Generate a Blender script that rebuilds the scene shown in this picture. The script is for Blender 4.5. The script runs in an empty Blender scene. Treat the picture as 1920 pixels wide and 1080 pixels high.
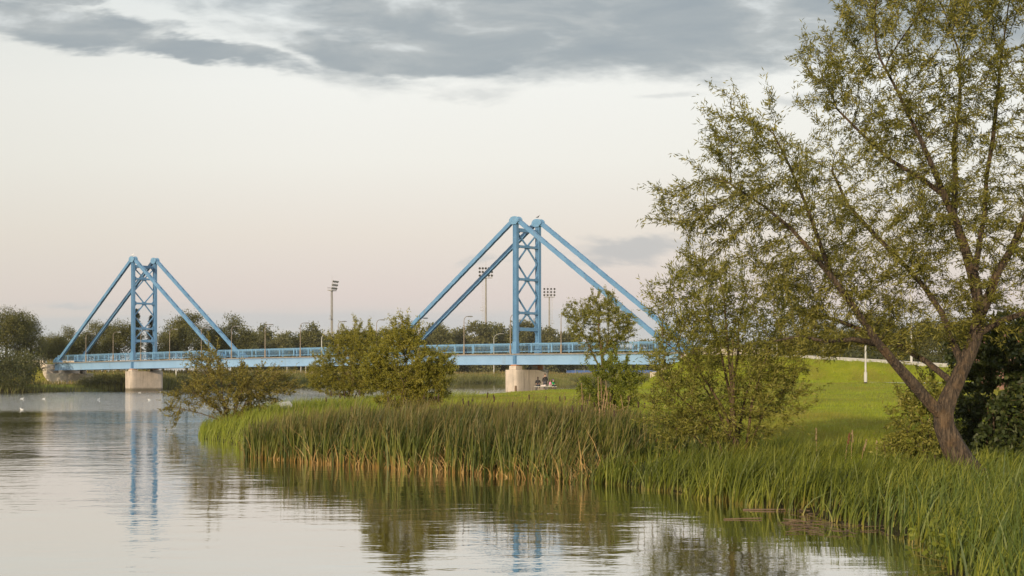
import bpy, bmesh, math, random
import numpy as np
from mathutils import Vector, noise as mnoise

scene = bpy.context.scene
COL = scene.collection
rng = np.random.default_rng(7)
random.seed(7)

# ---------------------------------------------------------------- camera
CAMZ, F, HOR = 2.2, 2667.0, 705.0
cd = bpy.data.cameras.new('camera')
cd.lens = 50; cd.sensor_width = 36
cd.shift_y = (HOR - 540) / 1920
cd.clip_start = 0.1; cd.clip_end = 20000
cam = bpy.data.objects.new('camera', cd)
cam.location = (0, 0, CAMZ); cam.rotation_euler = (math.pi/2, 0, 0)
COL.objects.link(cam); scene.camera = cam

# ---------------------------------------------------------------- exposure
scene.view_settings.view_transform = 'Standard'
scene.view_settings.look = 'None'
scene.view_settings.exposure = 0.10
scene.view_settings.gamma = 1.0
scene.view_settings.use_curve_mapping = False
scene.cycles.max_bounces = 8
scene.cycles.transparent_max_bounces = 8
scene.cycles.use_denoising = True

# ---------------------------------------------------------------- sun
SUN_EL = math.radians(11.0)
SUN_AZ = math.radians(203.0)          # clockwise from +Y: behind the camera, to the left
sd = Vector((math.sin(SUN_AZ)*math.cos(SUN_EL), math.cos(SUN_AZ)*math.cos(SUN_EL), math.sin(SUN_EL)))
sl = bpy.data.lights.new('sun', 'SUN'); sl.energy = 4.4; sl.angle = math.radians(0.6); sl.color = (1.0, 0.81, 0.58)
so = bpy.data.objects.new('sun', sl); so.rotation_euler = sd.to_track_quat('Z', 'Y').to_euler(); so.location = sd*200
COL.objects.link(so)

# ---------------------------------------------------------------- node helper
class G:
    def __init__(s, tree): s.t = tree; s.n = tree.nodes; s.l = tree.links
    def put(s, sock, v):
        if v is None: return
        if isinstance(v, bpy.types.NodeSocket): s.l.new(v, sock)
        else:
            if isinstance(v, tuple) and len(v) == 3 and sock.type == 'RGBA': v = v + (1.0,)
            sock.default_value = v
    def m(s, op, a, b=None, c=None, clamp=False):
        n = s.n.new('ShaderNodeMath'); n.operation = op; n.use_clamp = clamp
        for i, v in enumerate((a, b, c)):
            if v is not None: s.put(n.inputs[i], v)
        return n.outputs[0]
    def mix(s, f, a, b, blend='MIX'):
        n = s.n.new('ShaderNodeMix'); n.data_type = 'RGBA'; n.blend_type = blend
        s.put(n.inputs[0], f); s.put(n.inputs[6], a); s.put(n.inputs[7], b); return n.outputs[2]
    def noise(s, vec, scale, detail=4.0, rough=0.55, dist=0.0, col=False):
        n = s.n.new('ShaderNodeTexNoise'); s.put(n.inputs['Vector'], vec)
        n.inputs['Scale'].default_value = scale; n.inputs['Detail'].default_value = detail
        n.inputs['Roughness'].default_value = rough; n.inputs['Distortion'].default_value = dist
        return n.outputs['Color' if col else 'Fac']
    def ramp(s, f, stops):
        n = s.n.new('ShaderNodeValToRGB'); s.put(n.inputs[0], f); e = n.color_ramp.elements
        while len(e) < len(stops): e.new(0.5)
        for k, (p, c) in enumerate(stops):
            e[k].position = p; e[k].color = tuple(c)+(1.0,) if not isinstance(c, (int, float)) else (c, c, c, 1)
        return n.outputs[0]
    def rng(s, v, a, b, c=0.0, d=1.0, smooth=True):
        n = s.n.new('ShaderNodeMapRange'); n.interpolation_type = 'SMOOTHSTEP' if smooth else 'LINEAR'
        s.put(n.inputs[0], v)
        for i, x in enumerate((a, b, c, d)): s.put(n.inputs[i+1], x)
        return n.outputs[0]
    def comb(s, x, y, z):
        n = s.n.new('ShaderNodeCombineXYZ')
        for i, v in enumerate((x, y, z)): s.put(n.inputs[i], v)
        return n.outputs[0]
    def sep(s, v):
        n = s.n.new('ShaderNodeSeparateXYZ'); s.put(n.inputs[0], v); return n.outputs
    def mapp(s, v, scale=(1, 1, 1), rot=(0, 0, 0), loc=(0, 0, 0)):
        n = s.n.new('ShaderNodeMapping'); s.put(n.inputs[0], v)
        n.inputs['Scale'].default_value = scale; n.inputs['Rotation'].default_value = rot; n.inputs['Location'].default_value = loc
        return n.outputs[0]
    def attr(s, name):
        n = s.n.new('ShaderNodeAttribute'); n.attribute_name = name; return n.outputs['Fac']
    def bump(s, h, dist, strength=1.0, normal=None):
        n = s.n.new('ShaderNodeBump'); n.inputs['Strength'].default_value = strength
        n.inputs['Distance'].default_value = dist; s.put(n.inputs['Height'], h)
        if normal is not None: s.l.new(normal, n.inputs['Normal'])
        return n.outputs[0]

# ---------------------------------------------------------------- world: Nishita sky behind an evening veil with clouds
w = bpy.data.worlds.new('World'); scene.world = w; w.use_nodes = True
g = G(w.node_tree); w.node_tree.nodes.clear()
out = g.n.new('ShaderNodeOutputWorld'); bg = g.n.new('ShaderNodeBackground')
SKY = 0.1
bg.inputs['Strength'].default_value = SKY
g.l.new(bg.outputs[0], out.inputs[0])
sky = g.n.new('ShaderNodeTexSky'); sky.sky_type = 'NISHITA'; sky.sun_disc = False
sky.sun_elevation = SUN_EL; sky.sun_rotation = SUN_AZ; sky.air_density = 1.2; sky.dust_density = 2.0
tc = g.n.new('ShaderNodeTexCoord')
dx, dy, dz = g.sep(tc.outputs['Generated'])
yy = g.m('MAXIMUM', g.m('ABSOLUTE', dy), 0.12)
U = g.m('DIVIDE', dx, yy); V = g.m('DIVIDE', dz, yy)
def uv(px, py): return ((px-960)/F, (HOR-py)/F)
K = 1.0
stops = [(0.0, (.56,.575,.57)), (0.04, (.575,.57,.555)), (0.085, (.70,.617,.585)), (0.15, (.78,.715,.645)),
         (0.23, (.85,.83,.77)), (0.31, (.875,.875,.835)), (0.40, (.80,.835,.83)), (0.62, (.74,.78,.79)), (1.0, (.70,.74,.76))]
veil = g.ramp(g.rng(V, -0.0, 0.66, smooth=False), [(p, tuple(K*c for c in col)) for p, col in stops])
# a little darker and creamier toward the left, as the real evening sky is
veil = g.mix(g.rng(U, -0.40, -0.10, 0.28, 0.0), veil, (.62, .60, .52))
wv = g.comb(g.m('MULTIPLY', U, 1.0), g.m('MULTIPLY', V, 3.4), 0.3)
nz = g.noise(wv, 8.0, 7, 0.56, 0.4)
nfine = g.noise(wv, 30.0, 5, 0.6, 0.3)
wr_, wg_, wb_ = g.sep(g.noise(wv, 7.0, 5, 0.6, 0.2, True))
UW = g.m('ADD', U, g.m('MULTIPLY', g.m('SUBTRACT', wr_, 0.5), 0.16)); VW = g.m('ADD', V, g.m('MULTIPLY', g.m('SUBTRACT', wg_, 0.5), 0.055))
def blob(px, py, rx, ry, slope=0.0, gain=1.0):
    cu, cv = uv(px, py)
    du = g.m('SUBTRACT', UW, cu)
    dv = g.m('ADD', g.m('SUBTRACT', VW, cv), g.m('MULTIPLY', du, slope))
    a = g.m('DIVIDE', du, rx/F); b = g.m('DIVIDE', dv, ry/F)
    r = g.m('SQRT', g.m('ADD', g.m('MULTIPLY', a, a), g.m('MULTIPLY', b, b)))
    return g.m('MULTIPLY', g.m('SUBTRACT', 1.0, r), gain)
big = g.m('MAXIMUM', blob(960, -30, 690, 196, 0.0), blob(1380, 30, 420, 130, 0))
big = g.m('MAXIMUM', big, blob(760, 100, 260, 52, 0.10))
big = g.m('MAXIMUM', big, blob(1850, 20, 330, 120, 0))
big = g.m('MAXIMUM', big, blob(90, 48, 270, 44, 0.13))
big = g.m('MAXIMUM', big, blob(390, 100, 210, 30, 0.12))
big = g.m('MAXIMUM', big, blob(100, -5, 110, 18, 0.0))
thin = g.m('MAXIMUM', blob(900, 190, 130, 26, 0.05), blob(1280, 182, 120, 18, 0.0))
thin = g.m('MAXIMUM', thin, blob(880, 480, 90, 14, -0.1))
thin = g.m('MAXIMUM', thin, blob(110, 578, 80, 12, 0.0))
thin = g.m('MAXIMUM', thin, blob(1550, 180, 90, 16, 0.0))
nn = g.m('SUBTRACT', g.m('ADD', g.m('MULTIPLY', nz, 0.75), g.m('MULTIPLY', nfine, 0.25)), 0.5)
mask = g.rng(g.m('ADD', big, g.m('MULTIPLY', nn, 1.6)), -0.10, 0.40)
tmask = g.m('MULTIPLY', g.rng(g.m('ADD', g.m('MINIMUM', thin, 0.75), g.m('MULTIPLY', nn, 2.2)), 0.15, 0.95), 0.55)
tmask = g.m('MULTIPLY', tmask, g.rng(thin, 0.0, 0.2))
cn = g.noise(wv, 12.0, 6, 0.55, 0.25)
ccol = g.ramp(cn, [(0.30, (.295,.34,.375)), (0.47, (.34,.38,.405)), (0.58, (.43,.46,.47)), (0.70, (.68,.71,.71))])
skyc = g.mix(g.m('MULTIPLY', mask, 0.93), veil, ccol)
skyc = g.mix(tmask, skyc, (.50,.52,.525))
lone = g.m('MULTIPLY', g.rng(g.m('ADD', blob(1185, 457, 150, 27, -0.06), g.m('MULTIPLY', nn, 1.5)), -0.05, 0.70), 0.65)
skyc = g.mix(lone, skyc, (.42,.44,.465))
# low bluish strips near the horizon
strip = g.m('MULTIPLY', g.rng(g.m('ADD', g.m('ABSOLUTE', g.m('SUBTRACT', V, 0.036)), g.m('MULTIPLY', g.m('SUBTRACT', g.noise(g.comb(U, g.m('MULTIPLY', V, 14.0), 2.0), 6.0, 4), 0.5), 0.035)), 0.002, 0.014, 1.0, 0.0), 0.45)
skyc = g.mix(strip, skyc, (.50,.535,.56))
# below the horizon line the world is only ever seen in stray bounces
skyc = g.mix(g.rng(dz, -0.06, -0.005, 1.0, 0.0), skyc, (.15,.16,.10))
sc_ = g.n.new('ShaderNodeVectorMath'); sc_.operation = 'SCALE'; g.put(sc_.inputs[0], skyc); sc_.inputs['Scale'].default_value = 1.0/SKY
g.l.new(g.mix(0.94, sky.outputs[0], sc_.outputs[0]), bg.inputs['Color'])

# ---------------------------------------------------------------- object helpers
def P(px, py, Y):
    return Vector(((px-960)/F*Y, Y, CAMZ-(py-HOR)/F*Y))

def tag(o, label=None, cat=None, group=None, kind=None):
    if label: o['label'] = label
    if cat: o['category'] = cat
    if group: o['group'] = group
    if kind: o['kind'] = kind
    return o

def empty(name, loc, label, cat, group=None, rz=0.0):
    o = bpy.data.objects.new(name, None); o.empty_display_size = 0.3
    o.location = loc; o.rotation_euler = (0, 0, rz); COL.objects.link(o)
    return tag(o, label, cat, group)

def link(name, me, parent=None, mat=None):
    o = bpy.data.objects.new(name, me); COL.objects.link(o)
    if mat is not None: me.materials.append(mat)
    if parent is not None: o.parent = parent
    return o

def copy_tree(o, parent=None):
    c = o.copy(); COL.objects.link(c)
    if parent is not None: c.parent = parent
    for ch in [x for x in COL.objects if x.parent == o]:
        copy_tree(ch, c)
    return c

ORD = ['first','second','third','fourth','fifth','sixth','seventh','eighth','ninth','tenth','eleventh','twelfth','thirteenth',
 'fourteenth','fifteenth','sixteenth','seventeenth','eighteenth','nineteenth','twentieth','twenty-first','twenty-second',
 'twenty-third','twenty-fourth','twenty-fifth','twenty-sixth','twenty-seventh','twenty-eighth','twenty-ninth','thirtieth',
 'thirty-first','thirty-second','thirty-third','thirty-fourth','thirty-fifth','thirty-sixth','thirty-seventh','thirty-eighth']

class MB:
    """collects boxes, beams, tubes and prisms into one mesh; off = local origin in world space"""
    def __init__(s, off=(0, 0, 0)): s.v = []; s.f = []; s.off = Vector(off)
    def add(s, vs, fs):
        n = len(s.v); s.v += [tuple(Vector(p)-s.off) for p in vs]; s.f += [tuple(i+n for i in f) for f in fs]
    def obox(s, c, ax, ay, az):
        c, ax, ay, az = Vector(c), Vector(ax), Vector(ay), Vector(az)
        vs = [c+ax*i+ay*j+az*k for i in (-1, 1) for j in (-1, 1) for k in (-1, 1)]
        s.add(vs, [(0,1,3,2),(4,6,7,5),(0,4,5,1),(2,3,7,6),(0,2,6,4),(1,5,7,3)])
    def beam(s, a, b, wdt, hgt, side=None):
        """box from a to b; side = horizontal-ish width direction"""
        a, b = Vector(a), Vector(b); d = b-a; L = d.length; d.normalize()
        if side is None:
            side = d.cross(Vector((0, 0, 1)))
            if side.length < 1e-4: side = Vector((1, 0, 0))
        side = Vector(side); side = (side-d*side.dot(d)).normalized(); up = side.cross(d).normalized()
        s.obox((a+b)/2, d*L/2, side*wdt/2, up*hgt/2)
    def tube(s, pts, rad, n=8, caps=True):
        pts = [Vector(p) for p in pts]
        if not hasattr(rad, '__len__'): rad = [rad]*len(pts)
        rings = []; ref = None
        for i, p in enumerate(pts):
            t = (pts[min(i+1, len(pts)-1)]-pts[max(i-1, 0)]).normalized()
            if ref is None: ref = Vector((0, 0, 1)) if abs(t.z) < .9 else Vector((1, 0, 0))
            u = (ref-t*ref.dot(t)).normalized(); vv = t.cross(u); ref = u
            rings.append([p+(u*math.cos(2*math.pi*k/n)+vv*math.sin(2*math.pi*k/n))*rad[i] for k in range(n)])
        vs = [q for r in rings for q in r]; fs = []
        for i in range(len(pts)-1):
            for k in range(n):
                fs.append((i*n+k, i*n+(k+1)%n, (i+1)*n+(k+1)%n, (i+1)*n+k))
        if caps: fs += [tuple(range(n))[::-1], tuple((len(pts)-1)*n+k for k in range(n))]
        s.add(vs, fs)
    def prism(s, poly, ext):
        """poly = list of 3D points of a planar outline, ext = extrusion vector"""
        n = len(poly); ext = Vector(ext); poly = [Vector(p) for p in poly]
        vs = poly+[p+ext for p in poly]
        s.add(vs, [tuple(range(n))[::-1], tuple(range(n, 2*n))]+[(i, (i+1)%n, n+(i+1)%n, n+i) for i in range(n)])
    def ball(s, c, r, seg=10, ring=7, sx=(1, 0, 0), sy=(0, 1, 0), sz=(0, 0, 1)):
        c = Vector(c); sx, sy, sz = Vector(sx), Vector(sy), Vector(sz)
        if not hasattr(r, '__len__'): r = (r, r, r)
        vs = [c+sz*r[2]]; fs = []
        for i in range(1, ring):
            th = math.pi*i/ring
            for k in range(seg):
                ph = 2*math.pi*k/seg
                vs.append(c+sx*r[0]*math.sin(th)*math.cos(ph)+sy*r[1]*math.sin(th)*math.sin(ph)+sz*r[2]*math.cos(th))
        vs.append(c-sz*r[2]); last = len(vs)-1
        for k in range(seg):
            fs.append((0, 1+k, 1+(k+1)%seg)); fs.append((last, 1+(ring-2)*seg+(k+1)%seg, 1+(ring-2)*seg+k))
            for i in range(ring-2):
                a = 1+i*seg; b = a+seg; fs.append((a+k, b+k, b+(k+1)%seg, a+(k+1)%seg))
        s.add(vs, fs)
    def build(s, name, mat, parent=None, smooth=False, bevel=0.0):
        me = bpy.data.meshes.new(name); me.from_pydata(s.v, [], s.f)
        bm = bmesh.new(); bm.from_mesh(me); bmesh.ops.recalc_face_normals(bm, faces=bm.faces); bm.to_mesh(me); bm.free()
        if smooth:
            for p in me.polygons: p.use_smooth = True
        o = link(name, me, parent, mat)
        if parent is None: o.location = s.off
        if bevel:
            b = o.modifiers.new('bevel', 'BEVEL'); b.width = bevel; b.segments = 2; b.limit_method = 'ANGLE'
        return o

def np_mesh(name, verts, faces, attrs=None):
    """verts (N,3), faces (M,k) all the same size; attrs: {name: ('FACE'|'POINT', array)}"""
    me = bpy.data.meshes.new(name)
    N, (M, k) = len(verts), faces.shape
    me.vertices.add(N); me.vertices.foreach_set('co', np.ascontiguousarray(verts, dtype=np.float32).ravel())
    me.loops.add(M*k); me.loops.foreach_set('vertex_index', np.ascontiguousarray(faces, dtype=np.int32).ravel())
    me.polygons.add(M); me.polygons.foreach_set('loop_start', np.arange(0, M*k, k, dtype=np.int32))
    try: me.polygons.foreach_set('loop_total', np.full(M, k, dtype=np.int32))
    except Exception: pass
    me.update(calc_edges=True)
    for nm, (dom, arr) in (attrs or {}).items():
        a = me.attributes.new(nm, 'FLOAT', dom); a.data.foreach_set('value', np.ascontiguousarray(arr, dtype=np.float32))
    return me

# ---------------------------------------------------------------- materials
def newmat(name):
    m = bpy.data.materials.new(name); m.use_nodes = True
    gg = G(m.node_tree); b = gg.n['Principled BSDF']; return m, gg, b
def pos(gg): return gg.n.new('ShaderNodeNewGeometry').outputs['Position']
def objc(gg): return gg.n.new('ShaderNodeTexCoord').outputs['Object']

def surf(name, c1, c2, scale=2.0, rough=0.6, bump=0.0, bscale=20.0, metal=0.0, stain=None, stain_amt=0.5, stain_scale=1.3, streak=False):
    m, gg, b = newmat(name); p = pos(gg)
    c = gg.mix(gg.rng(gg.noise(p, scale, 5), 0.35, 0.65), c1, c2)
    if stain:
        q = gg.mapp(p, (1, 1, 0.12)) if streak else p
        c = gg.mix(gg.m('MULTIPLY', gg.rng(gg.noise(q, stain_scale, 6, 0.65), 0.55, 0.72), stain_amt), c, stain)
    gg.put(b.inputs['Base Color'], c); b.inputs['Metallic'].default_value = metal
    gg.put(b.inputs['Roughness'], gg.rng(gg.noise(p, scale*3, 3), 0.2, 0.8, max(rough-.1, .02), min(rough+.1, 1)))
    if bump: gg.l.new(gg.bump(gg.noise(p, bscale, 4), bump, 0.8), b.inputs['Normal'])
    return m

def leafmat(name, stops, transl=0.35, rough=0.55, big=None):
    """leaf colour picked per leaf from the face attribute 'rnd', drifting slowly through the crown"""
    m, gg, b = newmat(name)
    n2 = gg.noise(pos(gg), big or 1.2, 3)
    f = gg.m('ADD', gg.m('MULTIPLY', gg.attr('rnd'), 0.7), gg.m('MULTIPLY', gg.rng(n2, 0.3, 0.7), 0.3))
    c = gg.ramp(f, stops)
    gg.put(b.inputs['Base Color'], c); b.inputs['Roughness'].default_value = rough
    b.inputs['Specular IOR Level'].default_value = 0.35
    tr = gg.n.new('ShaderNodeBsdfTranslucent'); gg.put(tr.inputs[0], gg.mix(0.4, c, (.22, .21, .03)))
    mx = gg.n.new('ShaderNodeMixShader'); mx.inputs[0].default_value = transl
    gg.l.new(b.outputs[0], mx.inputs[1]); gg.l.new(tr.outputs[0], mx.inputs[2])
    gg.l.new(mx.outputs[0], gg.n['Material Output'].inputs[0]); return m

def blademat(name, stops, dry, dry_to=0.3, transl=0.3, tips=None, patch=None):
    """grass blade: colour per blade, with the dead tan sheath at the foot ('ht' runs 0 to 1 up the blade)"""
    m, gg, b = newmat(name)
    n2 = gg.noise(pos(gg), 0.8, 3)
    f = gg.m('ADD', gg.m('MULTIPLY', gg.attr('rnd'), 0.65), gg.m('MULTIPLY', gg.rng(n2, 0.3, 0.7), 0.35))
    c = gg.ramp(f, stops)
    if dry_to > 0:
        hh = gg.m('ADD', gg.attr('ht'), gg.m('MULTIPLY', gg.m('SUBTRACT', gg.attr('rnd'), 0.5), -0.25))
        c = gg.mix(gg.rng(hh, dry_to*0.35, dry_to, 1.0, 0.0), c, dry)
    if patch:
        pp = gg.mapp(pos(gg), (1, .45, 1))
        c = gg.mix(gg.m('MULTIPLY', gg.rng(gg.noise(pp, 0.16, 5, 0.62), 0.46, 0.60), 0.75), c, patch)
        c = gg.mix(gg.m('MULTIPLY', gg.rng(gg.noise(pp, 0.55, 4, 0.6), 0.52, 0.70), 0.45), c, tuple(.55*q for q in stops[1][1]))
    if tips:
        tf = gg.m('MULTIPLY', gg.rng(gg.m('ADD', gg.attr('ht'), gg.m('MULTIPLY', gg.attr('rnd'), 0.35)), 0.85, 1.15), 0.75)
        c = gg.mix(tf, c, tips)
    gg.put(b.inputs['Base Color'], c); b.inputs['Roughness'].default_value = 0.5
    b.inputs['Specular IOR Level'].default_value = 0.3
    tr = gg.n.new('ShaderNodeBsdfTranslucent'); gg.put(tr.inputs[0], c)
    mx = gg.n.new('ShaderNodeMixShader'); mx.inputs[0].default_value = transl
    gg.l.new(b.outputs[0], mx.inputs[1]); gg.l.new(tr.outputs[0], mx.inputs[2])
    gg.l.new(mx.outputs[0], gg.n['Material Output'].inputs[0]); return m

M_blue = surf('blue_paint', (.112,.238,.395), (.088,.205,.355), 0.7, 0.45, stain=(.16,.12,.09), stain_amt=0.40, stain_scale=1.7, streak=True)
M_blue2 = surf('blue_paint_rail', (.145,.285,.44), (.112,.245,.395), 1.5, 0.45, stain=(.30,.28,.24), stain_amt=0.3, stain_scale=3.0)
M_girder = surf('blue_paint_girder', (.215,.35,.515), (.19,.32,.48), 0.5, 0.45, stain=(.17,.20,.20), stain_amt=0.38, stain_scale=1.0, streak=True)
M_conc = surf('concrete', (.50,.425,.35), (.42,.365,.30), 0.9, 0.85, 0.01, 12, stain=(.16,.14,.12), stain_amt=0.55, stain_scale=1.1, streak=True)
def piermat():
    m, gg, b = newmat('pier_concrete'); p = pos(gg); x, y, z = gg.sep(p)
    c = gg.mix(gg.rng(gg.noise(p, 0.9, 6), 0.35, 0.65), (.50,.425,.35), (.41,.355,.295))
    c = gg.mix(gg.m('MULTIPLY', gg.rng(gg.noise(gg.mapp(p, (1, 1, 0.10)), 1.4, 6, 0.65), 0.48, 0.68), 0.75), c, (.17,.15,.125))
    c = gg.mix(gg.m('MULTIPLY', gg.rng(gg.noise(p, 3.5, 5, 0.7), 0.56, 0.66), 0.35), c, (.22,.20,.18))
    jt = gg.m('PINGPONG', gg.m('ADD', gg.m('MULTIPLY', x, 0.68), gg.m('MULTIPLY', y, 0.73)), 0.92)
    c = gg.mix(gg.m('MULTIPLY', gg.rng(jt, 0.0, 0.03, 1.0, 0.0), 0.5), c, (.16,.14,.12))
    tide = gg.rng(gg.m('ADD', z, gg.m('MULTIPLY', gg.noise(p, 2.5, 4), 0.25)), 0.38, 0.72, 1.0, 0.0)
    c = gg.mix(gg.m('MULTIPLY', tide, 0.85), c, (.085,.075,.045))
    gg.put(b.inputs['Base Color'], c); b.inputs['Roughness'].default_value = .88
    gg.l.new(gg.bump(gg.noise(p, 9, 5, .65), 0.02, 0.8), b.inputs['Normal']); return m
M_pier = piermat()
M_concl = surf('concrete_slab', (.42,.41,.38), (.35,.34,.32), 1.5, 0.85, 0.01, 25)
M_rust = surf('rusty_plate', (.42,.15,.035), (.30,.10,.03), 3.0, 0.8)
M_deck = surf('deck_edge', (.23,.20,.16), (.17,.15,.13), 2.0, 0.85)
M_pole = surf('lamp_pole_paint', (.25,.205,.155), (.19,.15,.11), 1.2, 0.6, stain=(.25,.13,.06), stain_amt=0.5, stain_scale=2.0)
M_polew = surf('pale_pole', (.47,.46,.43), (.39,.38,.35), 1.5, 0.6)
M_mast = surf('mast_steel', (.26,.245,.22), (.20,.19,.17), 1.2, 0.6)
M_galv = surf('galvanised', (.30,.29,.27), (.23,.22,.21), 1.2, 0.5, metal=0.2)
M_dark = surf('dark_metal', (.05,.05,.05), (.035,.035,.035), 3.0, 0.5)
M_glass = surf('lamp_glass', (.70,.70,.66), (.62,.62,.58), 4.0, 0.25)
M_asph = surf('asphalt', (.20,.195,.185), (.15,.147,.14), 1.5, 0.9, 0.005, 40)
M_wood = surf('weathered_wood', (.14,.09,.05), (.10,.065,.04), 6.0, 0.8, 0.01, 30)
M_bark = None
def barkmat(name, c1, c2, c3):
    m, gg, b = newmat(name); p = objc(gg)
    q = gg.mapp(p, (1, 1, 0.22)); n1 = gg.noise(q, 26.0, 6, 0.6, 0.6); n2 = gg.noise(p, 3.0, 4)
    c = gg.mix(gg.rng(n1, 0.38, 0.62), c1, c2); c = gg.mix(gg.m('MULTIPLY', gg.rng(n2, 0.5, 0.68), 0.45), c, c3)
    gg.put(b.inputs['Base Color'], c); b.inputs['Roughness'].default_value = 0.9
    gg.l.new(gg.bump(n1, 0.10, 1.0), b.inputs['Normal']); return m
M_bark = barkmat('willow_bark', (.030,.021,.014), (.115,.080,.050), (.15,.085,.032))
M_twig = barkmat('twig_bark', (.10,.065,.035), (.15,.10,.05), (.16,.12,.05))
M_farbark = surf('far_bark', (.07,.055,.04), (.10,.08,.06), 1.0, 0.9)
# ================================================================ SETTING
def wl(px, py):                     # point on the water plane seen at a pixel
    Y = CAMZ*F/(py-HOR); return ((px-960)/F*Y, Y)
NEAR = [(-300, -30), (-60, -6), (-8, 1.5), (0.2, 4.0), (2.6, 7.0), (4.0, 11.0), wl(1772, 1085), wl(1752, 1058), wl(1700, 1020), wl(1600, 990),
        wl(1500, 966), wl(1400, 946), wl(1300, 930), wl(1200, 914), wl(1130, 905), wl(1060, 901), wl(1000, 894), wl(900, 886), wl(800, 880), wl(700, 873), wl(600, 865),
        wl(540, 860), wl(480, 853), wl(455, 840), wl(420, 832), wl(378, 824), (-11.7, 53.5), (-13.0, 60), (-13.8, 70), (-13.4, 84), (-9.5, 105), (-4.5, 135),
        (-2.6, 150), (-1.2, 159), (4, 163), (12, 168), (40, 190), (100, 240), (320, 420), (900, 800), (9000, 4000), (9000, -300), (-300, -300)]
FAR = [(-9000, 0), (-300, 118), (-120, 166), (-66, 183), (-62, 190), (-59.6, 209), (-56, 226), (-53.7, 262), (-46.5, 312), (-29, 372), (-1.6, 424), (42, 468),
       (110, 540), (300, 700), (700, 1000), (9000, 5500), (9000, 9000), (-9000, 9000)]

def sdist(poly, x, y):
    """signed distance, positive inside the polygon"""
    px = np.asarray(poly, float); x = np.asarray(x, float).ravel(); y = np.asarray(y, float).ravel()
    best = np.full(x.shape, 1e18); ins = np.zeros(x.shape, bool); n = len(px)
    for i in range(n):
        ax, ay = px[i]; bx, by = px[(i+1) % n]; ex, ey = bx-ax, by-ay
        t = np.clip(((x-ax)*ex+(y-ay)*ey)/(ex*ex+ey*ey+1e-12), 0, 1)
        d = (x-ax-t*ex)**2+(y-ay-t*ey)**2; best = np.minimum(best, d)
        c = ((ay > y) != (by > y)) & (x < (bx-ax)*(y-ay)/(by-ay+1e-12)+ax); ins ^= c
    return np.where(ins, 1, -1)*np.sqrt(best)

def sst(a, b, x):
    t = np.clip((x-a)/(b-a), 0, 1); return t*t*(3-2*t)

# bridge frame: s runs from the near tower toward the far one, t across (away from the camera)
T1 = np.array([0.41, 156.0]); T2 = np.array([-55.4, 208.0]); SPAN = float(np.linalg.norm(T2-T1))
DS = (T2-T1)/SPAN; DT = np.array([-DS[1], DS[0]]);  DT = DT if DT[1] > 0 else -DT
WB = 3.68
def B(s, t, z): return Vector((T1[0]+DS[0]*s+DT[0]*t, T1[1]+DS[1]*s+DT[1]*t, z))
VS = Vector((DS[0], DS[1], 0)); VT = Vector((DT[0], DT[1], 0)); VZ = Vector((0, 0, 1))
_zc = np.polyfit([-22, 0, 38, 76, 98], [4.44, 4.47, 4.60, 4.30, 4.18], 3)
def zd(s): return float(np.polyval(_zc, min(max(s, -24), 100)))
def s_from_px(px, t):
    k = (px-960)/F
    return float((k*(T1[1]+DT[1]*t)-T1[0]-DT[0]*t)/(DS[0]-k*DS[1]))

def zroad(s): return np.interp(s, [-140, -100, -85, -65, -48.5, -34.7, -22], [1.7, 1.75, 1.85, 2.35, 3.15, 4.0, 4.42])

def ground(x, y, micro=True):
    x = np.asarray(x, float); y = np.asarray(y, float); shp = x.shape; x = x.ravel(); y = y.ravel()
    d = sdist(NEAR, x, y)
    z = np.where(d < 0, np.maximum(d*0.45, -1.6), 0.40*sst(0, 2.2, d)+0.38*sst(1.8, 7.5, d)+0.12*sst(7, 30, d))
    z += 0.75*sst(6, 24, x)*sst(45, 100, y)*sst(0, 3, d)
    s = (x-T1[0])*DS[0]+(y-T1[1])*DS[1]; t = (x-T1[0])*DT[0]+(y-T1[1])*DT[1]
    e = zroad(np.minimum(s, -22))-np.maximum(np.abs(t-1.84)-3.0, 0)/2.6-np.maximum(s+24.0, 0)/0.8
    z = np.maximum(z, np.where(s < 5, e, -9))
    df = sdist(FAR, x, y)
    zf = np.where(df < 0, np.maximum(df*0.45, -1.6), 1.3*sst(0, 4, df)+1.55*sst(3, 13, df))
    zf = np.where((df > 0) & (np.hypot(x+66, y-208) < 40), np.minimum(zf, 0.35+0.6*sst(1, 8, df)+1.9*sst(20, 40, np.hypot(x+66, y-208))), zf)
    ef = 4.2-np.maximum(np.abs(t-1.84)-2.75, 0)*1.15-np.maximum(101-s, 0)/0.8-np.maximum(s-112, 0)/20
    zf = np.where(df > 0, np.maximum(zf, np.where(s > 85, ef, -9)), zf)
    z = np.where(df > d, zf, z)
    if micro:
        n = np.sin(x*1.9+np.sin(y*1.3)*1.4)*np.sin(y*1.6+np.sin(x*.9)*1.7)*0.022+np.sin(x*.43+1.3)*np.sin(y*.37)*0.035
        z = z+n*sst(0.3, 2.0, np.maximum(d, df))
    return z.reshape(shp)
def gz(x, y): return float(ground(np.array([x]), np.array([y]))[0])

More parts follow.
